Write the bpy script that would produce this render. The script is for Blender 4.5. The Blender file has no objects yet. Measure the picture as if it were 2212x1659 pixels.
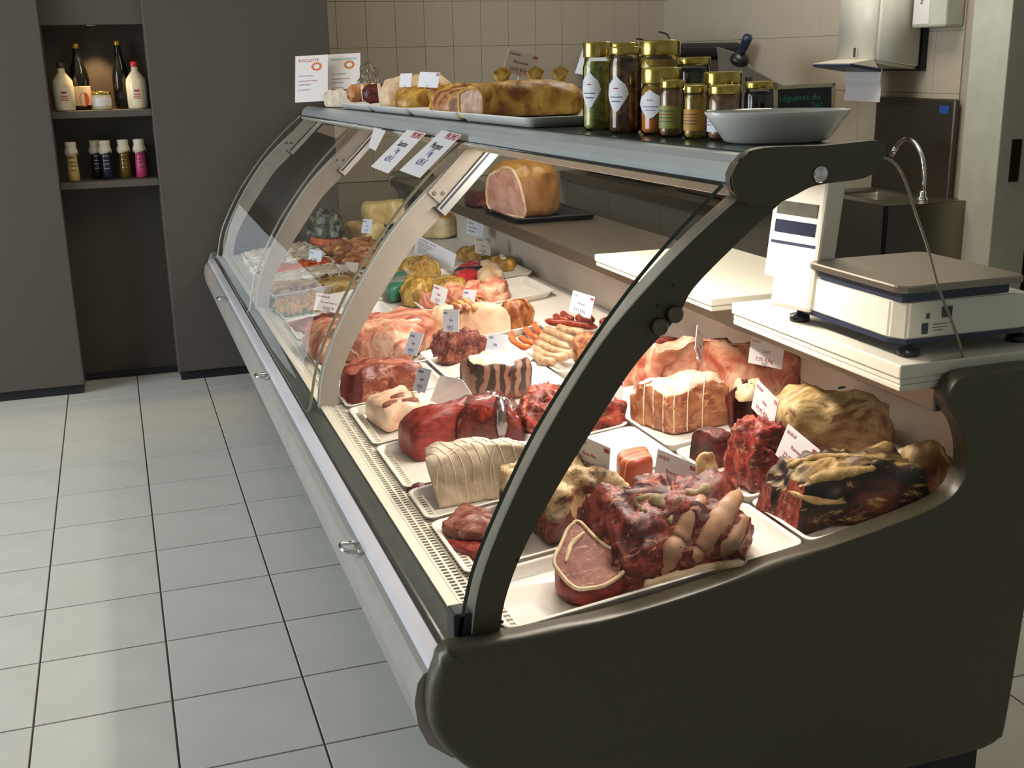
import bpy, bmesh, math, random
from mathutils import Vector, Matrix, noise
random.seed(7)
SC = bpy.context.scene
COL = SC.collection

# ---------------------------------------------------------------- camera, light, exposure
cam = bpy.data.objects.new('camera', bpy.data.cameras.new('camera'))
COL.objects.link(cam)
cam.data.sensor_width = 36.0
cam.data.lens = 40.2027
cam.data.clip_start = 0.05
cam.matrix_world = Matrix(((0.9452731, 0.1069051, -0.3082696, 0.3048098),
                           (-0.3256958, 0.2526365, -0.9110966, -2.4782624),
                           (-0.0195207, 0.9616372, 0.273629, 1.4114783),
                           (0, 0, 0, 1)))
SC.camera = cam
cam.data.dof.use_dof = False

world = bpy.data.worlds.new('world'); SC.world = world
world.use_nodes = True
world.node_tree.nodes['Background'].inputs[0].default_value = (0.62, 0.72, 0.9, 1)
world.node_tree.nodes['Background'].inputs[1].default_value = 0.5

def area(name, loc, target, sx, sy, power, col, spread=180):
    d = bpy.data.lights.new(name, 'AREA'); d.shape = 'RECTANGLE'
    d.size = sx; d.size_y = sy; d.energy = power; d.color = col; d.spread = math.radians(spread)
    o = bpy.data.objects.new(name, d); COL.objects.link(o)
    o.location = loc
    d_ = Vector(target) - Vector(loc)
    o.rotation_euler = d_.to_track_quat('-Z', 'Y').to_euler() if abs(d_.x) + abs(d_.y) > .5 else (0, 0, 0)
    return o
area('window_daylight', (-2.95, 0.9, 1.5), (0.6, 0.3, 0.4), 2.6, 2.0, 150, (0.86, 0.94, 1.0))
area('case_lamp', (1.235, 0.92, 1.196), (1.24, 0.92, 0.6), 0.05, 3.5, 50, (1.0, 0.90, 0.80))
area('ceiling_lamp_shop', (0.2, 1.6, 2.72), (0.2, 1.6, 0), 0.5, 0.5, 4, (1.0, 0.80, 0.55))
area('ceiling_lamp_counter', (2.2, 0.9, 2.72), (2.2, 0.9, 0), 0.6, 1.4, 26, (1.0, 0.88, 0.70))

SC.view_settings.view_transform = 'Standard'
SC.view_settings.look = 'None'
SC.view_settings.gamma = 1.0
SC.view_settings.use_curve_mapping = False
SC.view_settings.exposure = 0.0

# ---------------------------------------------------------------- materials
def lin(h):
    h = h.lstrip('#')
    out = []
    for i in (0, 2, 4):
        c = int(h[i:i + 2], 16) / 255
        out.append(c / 12.92 if c <= 0.04045 else ((c + 0.055) / 1.055) ** 2.4)
    return (*out, 1)
def newmat(name):
    m = bpy.data.materials.new(name); m.use_nodes = True
    return m, m.node_tree, m.node_tree.nodes['Principled BSDF']
def plain(name, col, rough=0.5, metal=0.0, spec=0.5, var=0.06, vscale=18, bump=0.0, bscale=200, coat=0.0):
    m, t, b = newmat(name)
    N, L = t.nodes, t.links
    b.inputs['Roughness'].default_value = rough; b.inputs['Metallic'].default_value = metal
    b.inputs['Specular IOR Level'].default_value = spec; b.inputs['Coat Weight'].default_value = coat
    tc = N.new('ShaderNodeTexCoord')
    n = N.new('ShaderNodeTexNoise'); n.inputs['Scale'].default_value = vscale; n.inputs['Detail'].default_value = 4
    L.new(tc.outputs['Object'], n.inputs['Vector'])
    r = N.new('ShaderNodeValToRGB'); c = lin(col)
    r.color_ramp.elements[0].color = tuple(max(0, x * (1 - var)) for x in c[:3]) + (1,)
    r.color_ramp.elements[1].color = tuple(min(1, x * (1 + var)) for x in c[:3]) + (1,)
    r.color_ramp.elements[0].position = .3; r.color_ramp.elements[1].position = .7
    L.new(n.outputs['Fac'], r.inputs[0]); L.new(r.outputs[0], b.inputs['Base Color'])
    if bump:
        n2 = N.new('ShaderNodeTexNoise'); n2.inputs['Scale'].default_value = bscale; n2.inputs['Detail'].default_value = 3
        L.new(tc.outputs['Object'], n2.inputs['Vector'])
        bp = N.new('ShaderNodeBump'); bp.inputs['Strength'].default_value = bump; bp.inputs['Distance'].default_value = .002
        L.new(n2.outputs['Fac'], bp.inputs['Height']); L.new(bp.outputs[0], b.inputs['Normal'])
    return m
def brushed(name, col, rough=0.35, axis=0):
    m, t, b = newmat(name); N, L = t.nodes, t.links
    b.inputs['Metallic'].default_value = 1; b.inputs['Base Color'].default_value = lin(col)
    tc = N.new('ShaderNodeTexCoord'); mp = N.new('ShaderNodeMapping')
    s = [300, 300, 300]; s[axis] = 6; mp.inputs['Scale'].default_value = s
    n = N.new('ShaderNodeTexNoise'); n.inputs['Scale'].default_value = 1; n.inputs['Detail'].default_value = 2
    L.new(tc.outputs['Object'], mp.inputs[0]); L.new(mp.outputs[0], n.inputs['Vector'])
    mr = N.new('ShaderNodeMapRange'); mr.inputs[3].default_value = rough - .08; mr.inputs[4].default_value = rough + .1
    L.new(n.outputs['Fac'], mr.inputs[0]); L.new(mr.outputs[0], b.inputs['Roughness'])
    return m
def glassy(name, tint=(1, 1, 1), rough=0.0, lo=0.0, hi=1.0):
    """thin clear sheet: light goes straight through, surface reflects by Fresnel"""
    m = bpy.data.materials.new(name); m.use_nodes = True
    t = m.node_tree; N, L = t.nodes, t.links; N.clear()
    o = N.new('ShaderNodeOutputMaterial'); mx = N.new('ShaderNodeMixShader')
    tr = N.new('ShaderNodeBsdfTransparent'); tr.inputs[0].default_value = (*tint, 1)
    gl = N.new('ShaderNodeBsdfGlossy'); gl.inputs['Roughness'].default_value = rough
    fr = N.new('ShaderNodeFresnel'); fr.inputs[0].default_value = 1.35
    mr = N.new('ShaderNodeMapRange'); mr.inputs[3].default_value = lo; mr.inputs[4].default_value = hi
    L.new(fr.outputs[0], mr.inputs[0]); L.new(mr.outputs[0], mx.inputs[0])
    L.new(tr.outputs[0], mx.inputs[1]); L.new(gl.outputs[0], mx.inputs[2]); L.new(mx.outputs[0], o.inputs[0])
    return m
def emit(name, col, s):
    m, t, b = newmat(name); b.inputs['Emission Color'].default_value = lin(col); b.inputs['Emission Strength'].default_value = s
    b.inputs['Base Color'].default_value = lin(col)
    return m
def meatmat(name, ramp, cap=None, cap_lo=0.5, cap_w=0.2, scale=14, stretch=(1, 1, 1), rot=(0, 0, 0), rough=0.42, bump=0.35, patch=None, patch_lo=.55, dist=.004, wave=None, streak=None):
    """flesh: noise ramp, optional fat cap on upward faces, optional second-colour patches, optional stripes"""
    m, t, b = newmat(name); N, L = t.nodes, t.links
    b.inputs['Roughness'].default_value = rough
    b.inputs['Specular IOR Level'].default_value = 0.45
    tc = N.new('ShaderNodeTexCoord'); mp = N.new('ShaderNodeMapping')
    mp.inputs['Scale'].default_value = stretch; mp.inputs['Rotation'].default_value = rot
    L.new(tc.outputs['Object'], mp.inputs[0])
    def nz(sc, det=8, ds=.6, vec=mp):
        n = N.new('ShaderNodeTexNoise'); n.inputs['Scale'].default_value = sc; n.inputs['Detail'].default_value = det
        n.inputs['Distortion'].default_value = ds; n.inputs['Roughness'].default_value = .62
        L.new(vec.outputs[0], n.inputs['Vector']); return n
    def rampnode(cols):
        r = N.new('ShaderNodeValToRGB'); e = r.color_ramp.elements
        k = len(cols)
        while len(e) < k: e.new(.5)
        for i, c in enumerate(cols):
            e[i].position = .39 + .24 * i / (k - 1); e[i].color = lin(c)
        return r
    n1 = nz(scale); r1 = rampnode(ramp); L.new(n1.outputs['Fac'], r1.inputs[0])
    colour = r1.outputs[0]
    def mix(c1, c2, fac):
        x = N.new('ShaderNodeMix'); x.data_type = 'RGBA'
        L.new(fac, x.inputs[0]); L.new(c1, x.inputs[6]); L.new(c2, x.inputs[7]); return x.outputs[2]
    def thr(src, lo, w):
        r = N.new('ShaderNodeMapRange'); r.inputs[1].default_value = lo; r.inputs[2].default_value = lo + w
        L.new(src, r.inputs[0]); return r.outputs[0]
    if wave:
        w = N.new('ShaderNodeTexWave'); w.bands_direction = wave[1]; w.inputs['Scale'].default_value = wave[0]
        w.inputs['Distortion'].default_value = wave[3] if len(wave) > 3 else 2.5; w.inputs['Detail'].default_value = 3
        L.new(tc.outputs['Object'], w.inputs['Vector'])
        rr = rampnode(wave[2]); L.new(w.outputs['Fac'], rr.inputs[0])
        n4 = nz(9); colour = mix(rr.outputs[0], colour, thr(n4.outputs['Fac'], .52, .12))
    if patch:
        n2 = nz(scale * .45, 5, 1.2); r2 = rampnode(patch); L.new(n1.outputs['Fac'], r2.inputs[0])
        colour = mix(colour, r2.outputs[0], thr(n2.outputs['Fac'], patch_lo, .08))
    if streak:                                   # thin fibres and fat threads
        mp2 = N.new('ShaderNodeMapping'); mp2.inputs['Scale'].default_value = streak[1]; mp2.inputs['Rotation'].default_value = streak[2] if len(streak) > 2 else (0, 0, .5)
        L.new(tc.outputs['Object'], mp2.inputs[0])
        n5 = nz(1.0, 6, 1.5, mp2); x5 = N.new('ShaderNodeRGB'); x5.outputs[0].default_value = lin(streak[0])
        colour = mix(colour, x5.outputs[0], thr(n5.outputs['Fac'], streak[3] if len(streak) > 3 else .56, .10))
    if cap:
        g = N.new('ShaderNodeNewGeometry'); sp = N.new('ShaderNodeSeparateXYZ'); L.new(g.outputs['Normal'], sp.inputs[0])
        n3 = nz(scale * .8, 5, .5); a = N.new('ShaderNodeMath'); a.operation = 'MULTIPLY_ADD'; a.inputs[1].default_value = .7; a.inputs[2].default_value = -.35
        L.new(n3.outputs['Fac'], a.inputs[0])
        s = N.new('ShaderNodeMath'); L.new(a.outputs[0], s.inputs[0]); L.new(sp.outputs['Z'], s.inputs[1])
        rc = rampnode(cap); nc = nz(scale * .7, 7, 1.0); L.new(nc.outputs['Fac'], rc.inputs[0])
        colour = mix(colour, rc.outputs[0], thr(s.outputs[0], cap_lo, cap_w))
    L.new(colour, b.inputs['Base Color'])
    nb = nz(scale * 3, 6, .3)
    bp = N.new('ShaderNodeBump'); bp.inputs['Strength'].default_value = bump; bp.inputs['Distance'].default_value = dist
    L.new(nb.outputs['Fac'], bp.inputs['Height']); L.new(bp.outputs[0], b.inputs['Normal'])
    return m

M = {}
M['floor_tile'] = plain('floor_tile', '#c3c2ba', .42, var=.05, vscale=5, spec=.35)
M['grout'] = plain('grout', '#5a4f48', .9)
M['wall_tile'] = plain('wall_tile', '#b3a999', .35, var=.02, spec=.35)
M['wall_grout'] = plain('wall_grout', '#a3998a', .9)
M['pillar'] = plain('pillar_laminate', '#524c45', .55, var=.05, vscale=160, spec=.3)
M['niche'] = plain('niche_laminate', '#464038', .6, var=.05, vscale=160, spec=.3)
M['plinth'] = plain('plinth_black', '#15151a', .5)
M['white_paint'] = plain('white_paint', '#c9c9c2', .7)
M['door_frame'] = plain('door_frame_paint', '#b9bcae', .5)
M['dark_room'] = plain('dark_room', '#3a3226', .9)
M['panel'] = plain('panel_grey_plastic', '#4c4737', .38, var=.04, vscale=60, bump=.05, bscale=600, spec=.45)
M['arm_metal'] = plain('arm_painted', '#a39c92', .4, metal=.15, spec=.5)
M['arm_edge'] = plain('arm_edge', '#c6ccc6', .3, metal=.3)
M['alu'] = brushed('aluminium', '#b4b8b8', .32, 1)
M['steel'] = brushed('stainless_steel', '#8d8579', .38, 1)
M['steel_dark'] = brushed('stainless_dark', '#6d665c', .42, 1)
M['chrome'] = plain('chrome', '#d8d8d8', .08, metal=1, var=0)
M['canopy'] = plain('canopy_grey', '#a9adac', .32, metal=.25, var=.03)
M['canopy_low'] = plain('canopy_lower_strip', '#bcb5a8', .5)
M['groove'] = plain('groove_dark', '#2f3040', .6)
M['bumper'] = plain('bumper_bright', '#d2d2d8', .3, metal=.2, var=.02)
M['bumper_low'] = plain('bumper_grey', '#9a948d', .4, metal=.1)
M['rail_dark'] = plain('glass_rail', '#5d625f', .22, metal=.3, var=.03)
M['rubber'] = plain('black_rubber', '#181a19', .6)
M['white_shelf'] = plain('deck_white', '#dcd6cc', .4, var=.02)
M['ledge_white'] = plain('ledge_white', '#d0cbbb', .4, var=.02)
M['slot_dark'] = plain('slot_dark', '#3a3531', .9)
M['back_panel'] = plain('back_panel_painted', '#c2b6aa', .3, metal=.15, var=.02)
M['tray'] = plain('tray_white_plastic', '#e4ded4', .22, var=.015, spec=.5)
M['tray_blue'] = plain('tray_white_cool', '#dcdbd8', .3, var=.015)
M['board'] = plain('cutting_board', '#ddd8c9', .5, var=.02, bump=.05)
M['glass'] = glassy('counter_glass', (.97, .985, .975), lo=0.0, hi=1.0)
M['glass_edge'] = plain('glass_cut_edge', '#33433b', .15, var=.1)
M['glass_edge_lt'] = plain('glass_edge_light', '#8a8570', .2)
M['card'] = plain('card_white', '#d9d6d8', .35, var=.01)
M['card_blue'] = plain('card_cool', '#cfd3dc', .35, var=.01)
M['ink_red'] = plain('ink_red', '#a8344e', .6, var=0)
M['ink_blue'] = plain('ink_blue', '#4a5488', .6, var=0)
M['ink_dark'] = plain('ink_dark', '#3c3a4a', .6, var=0)
M['ink_teal'] = plain('ink_teal', '#3f8f98', .6, var=0)
M['ink_orange'] = plain('ink_orange', '#c8743c', .6, var=0)
M['clear'] = glassy('clear_plastic', (.96, .96, .96), .1, .04, .9)
M['film'] = glassy('plastic_film', (.97, .97, .97), .10, .02, .8)
M['film_white'] = glassy('gathered_film', (.62, .62, .64), .25, .3, 1.0)
M['string'] = plain('butcher_string', '#e2d3c0', .8)
M['bone'] = plain('bone', '#a87f62', .5, var=.2, vscale=40, bump=.3)
M['fat'] = meatmat('fat', ['#b89f78', '#d6bd97', '#e6d3b4'], rough=.5)
M['black_plastic'] = plain('black_plastic', '#17171c', .35)
M['white_plastic'] = plain('white_plastic', '#d9d6c9', .35, var=.02)
M['navy_plastic'] = plain('navy_plastic', '#202a44', .4)
# ---------------------------------------------------------------- helpers
def obj(name, bm, mat, parent=None, smooth=False, keep=False):
    me = bpy.data.meshes.new(name)
    bmesh.ops.recalc_face_normals(bm, faces=bm.faces) if not keep else None
    bm.to_mesh(me); bm.free()
    for x in (mat if isinstance(mat, (list, tuple)) else [mat]): me.materials.append(M[x] if isinstance(x, str) else x)
    if smooth:
        for p in me.polygons: p.use_smooth = True
    o = bpy.data.objects.new(name, me); COL.objects.link(o)
    if parent is not None:
        o.parent = parent
        o.matrix_parent_inverse = Matrix.Translation(-Vector(parent['org'])) if 'org' in parent else Matrix()
    return o
def finish():
    for o in bpy.data.objects:
        if 'org' in o: del o['org']
def tag(o, label=None, cat=None, group=None, kind=None):
    if label: o['label'] = label
    if cat: o['category'] = cat
    if group: o['group'] = group
    if kind: o['kind'] = kind
    return o
def thing(name, label, cat, loc, group=None):
    """Empty at the base of a thing; its parts are modelled in world metres and parented with the offset"""
    o = bpy.data.objects.new(name, None); COL.objects.link(o); o.location = loc; o['org'] = list(loc)
    o.empty_display_size = .05
    return tag(o, label, cat, group)
def struct(name, bm, mat, parent=None, smooth=False):
    o = obj(name, bm, mat, parent, smooth)
    if parent is None: o['kind'] = 'structure'
    return o
def box(bm, x0, x1, y0, y1, z0, z1, mi=0, bev=0):
    v = [bm.verts.new(p) for p in ((x0, y0, z0), (x1, y0, z0), (x1, y1, z0), (x0, y1, z0), (x0, y0, z1), (x1, y0, z1), (x1, y1, z1), (x0, y1, z1))]
    fs = [bm.faces.new([v[i] for i in q]) for q in ((3, 2, 1, 0), (4, 5, 6, 7), (0, 1, 5, 4), (1, 2, 6, 5), (2, 3, 7, 6), (3, 0, 4, 7))]
    for f in fs: f.material_index = mi
    if bev:
        es = list({e for f in fs for e in f.edges})
        bmesh.ops.bevel(bm, geom=es, offset=bev, segments=2, profile=.5, affect='EDGES')
    return v
def B(*a, **k):
    bm = bmesh.new(); box(bm, *a, **k); return bm
def xform(bm, mat): bmesh.ops.transform(bm, matrix=mat, verts=bm.verts); return bm
def prism(prof, y0, y1, bm=None, taper=None, shift=None):
    """closed X-Z profile extruded along Y; shift(x,z,y)->z lets the far end sit lower"""
    bm = bm or bmesh.new()
    f = shift or (lambda x, z, y: z)
    a = [bm.verts.new((x, y0, f(x, z, y0))) for x, z in prof]; b = [bm.verts.new((x, y1, f(x, z, y1))) for x, z in prof]
    n = len(prof)
    for i in range(n): bm.faces.new((a[i], a[(i + 1) % n], b[(i + 1) % n], b[i]))
    bm.faces.new(a); bm.faces.new(b[::-1])
    return bm
def cr(pts, n, closed=False):
    """Catmull-Rom resample"""
    P = [Vector(p) for p in pts]; k = len(P); out = []
    segs = k if closed else k - 1
    for i in range(segs):
        p0 = P[(i - 1) % k] if closed or i > 0 else P[0] * 2 - P[1]
        p1, p2 = P[i], P[(i + 1) % k]
        p3 = P[(i + 2) % k] if closed or i + 2 < k else P[-1] * 2 - P[-2]
        for j in range(n):
            t = j / n
            out.append(.5 * ((2 * p1) + (p2 - p0) * t + (2 * p0 - 5 * p1 + 4 * p2 - p3) * t * t + (3 * p1 - 3 * p2 + p3 - p0) * t ** 3))
    if not closed: out.append(P[-1].copy())
    return out
def tube(pts, r, seg=8, bm=None, cap=True, closed=False):
    bm = bm or bmesh.new(); P = [Vector(p) for p in pts]; n = len(P); rings = []
    rad = r if isinstance(r, (list, tuple)) else [r] * n
    up = Vector((0, 0, 1)); prev = None
    for i in range(n):
        d = (P[(i + 1) % n] - P[i - 1]) if closed else (P[min(i + 1, n - 1)] - P[max(i - 1, 0)])
        d.normalize()
        if prev is None: a = d.cross(up if abs(d.z) < .9 else Vector((1, 0, 0))).normalized()
        else: a = (prev - d * prev.dot(d)).normalized()
        prev = a; b = d.cross(a)
        rings.append([bm.verts.new(P[i] + (a * math.cos(q) + b * math.sin(q)) * rad[i]) for q in (2 * math.pi * j / seg for j in range(seg))])
    for i in range(n if closed else n - 1):
        A, Bq = rings[i], rings[(i + 1) % n]
        for j in range(seg): bm.faces.new((A[j], A[(j + 1) % seg], Bq[(j + 1) % seg], Bq[j]))
    if cap and not closed: bm.faces.new(rings[0][::-1]); bm.faces.new(rings[-1])
    return bm
def lathe(prof, c=(0, 0, 0), seg=24, bm=None, sx=1, sy=1):
    bm = bm or bmesh.new(); rings = []
    for r, z in prof:
        rings.append([bm.verts.new((c[0] + r * sx * math.cos(2 * math.pi * j / seg), c[1] + r * sy * math.sin(2 * math.pi * j / seg), c[2] + z)) for j in range(seg)])
    for A, Bq in zip(rings, rings[1:]):
        for j in range(seg): bm.faces.new((A[j], A[(j + 1) % seg], Bq[(j + 1) % seg], Bq[j]))
    bm.faces.new(rings[0][::-1]); bm.faces.new(rings[-1])
    return bm
_tc = {}
def textmesh(s, size, bold=False):
    k = (s, round(size, 5))
    if k in _tc: return _tc[k]
    cu = bpy.data.curves.new('t', 'FONT'); cu.body = s; cu.size = size; cu.resolution_u = 2; cu.extrude = .0002
    cu.align_x = 'LEFT'
    o = bpy.data.objects.new('t', cu); COL.objects.link(o)
    dg = bpy.context.evaluated_depsgraph_get(); dg.update()
    me = bpy.data.meshes.new_from_object(o.evaluated_get(dg)); bpy.data.objects.remove(o); bpy.data.curves.remove(cu)
    _tc[k] = me; return me
def text(s, size, mat, frame, x, y, parent, name='lettering'):
    """frame: 4x4 whose XY plane is the card face; x,y: lower-left of the words on it"""
    me = textmesh(s, size)
    key = me.name + mat
    if key not in bpy.data.meshes:
        m2 = me.copy(); m2.name = key; m2.materials.clear(); m2.materials.append(M[mat])
    m2 = bpy.data.meshes[key]
    o = bpy.data.objects.new(name, m2); COL.objects.link(o)
    o.parent = parent
    o.matrix_parent_inverse = Matrix.Translation(-Vector(parent['org'])) if 'org' in parent else Matrix()
    o.matrix_world = frame @ Matrix.Translation((x, y, .0009))
    o.matrix_basis = frame @ Matrix.Translation((x, y, .0009))
    return o
def frame(c, u, v):
    u = Vector(u).normalized(); n = u.cross(Vector(v)).normalized(); v = n.cross(u)
    return Matrix(((u.x, v.x, n.x, c[0]), (u.y, v.y, n.y, c[1]), (u.z, v.z, n.z, c[2]), (0, 0, 0, 1)))

D0, DS = .565, .115
def deckz(x): return D0 + DS * (x - .8)
def drop(y): return -.013 * (y + 1)          # the upper rail falls slightly towards the far end
def shelfz(y): return 1.277 + drop(y)
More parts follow.
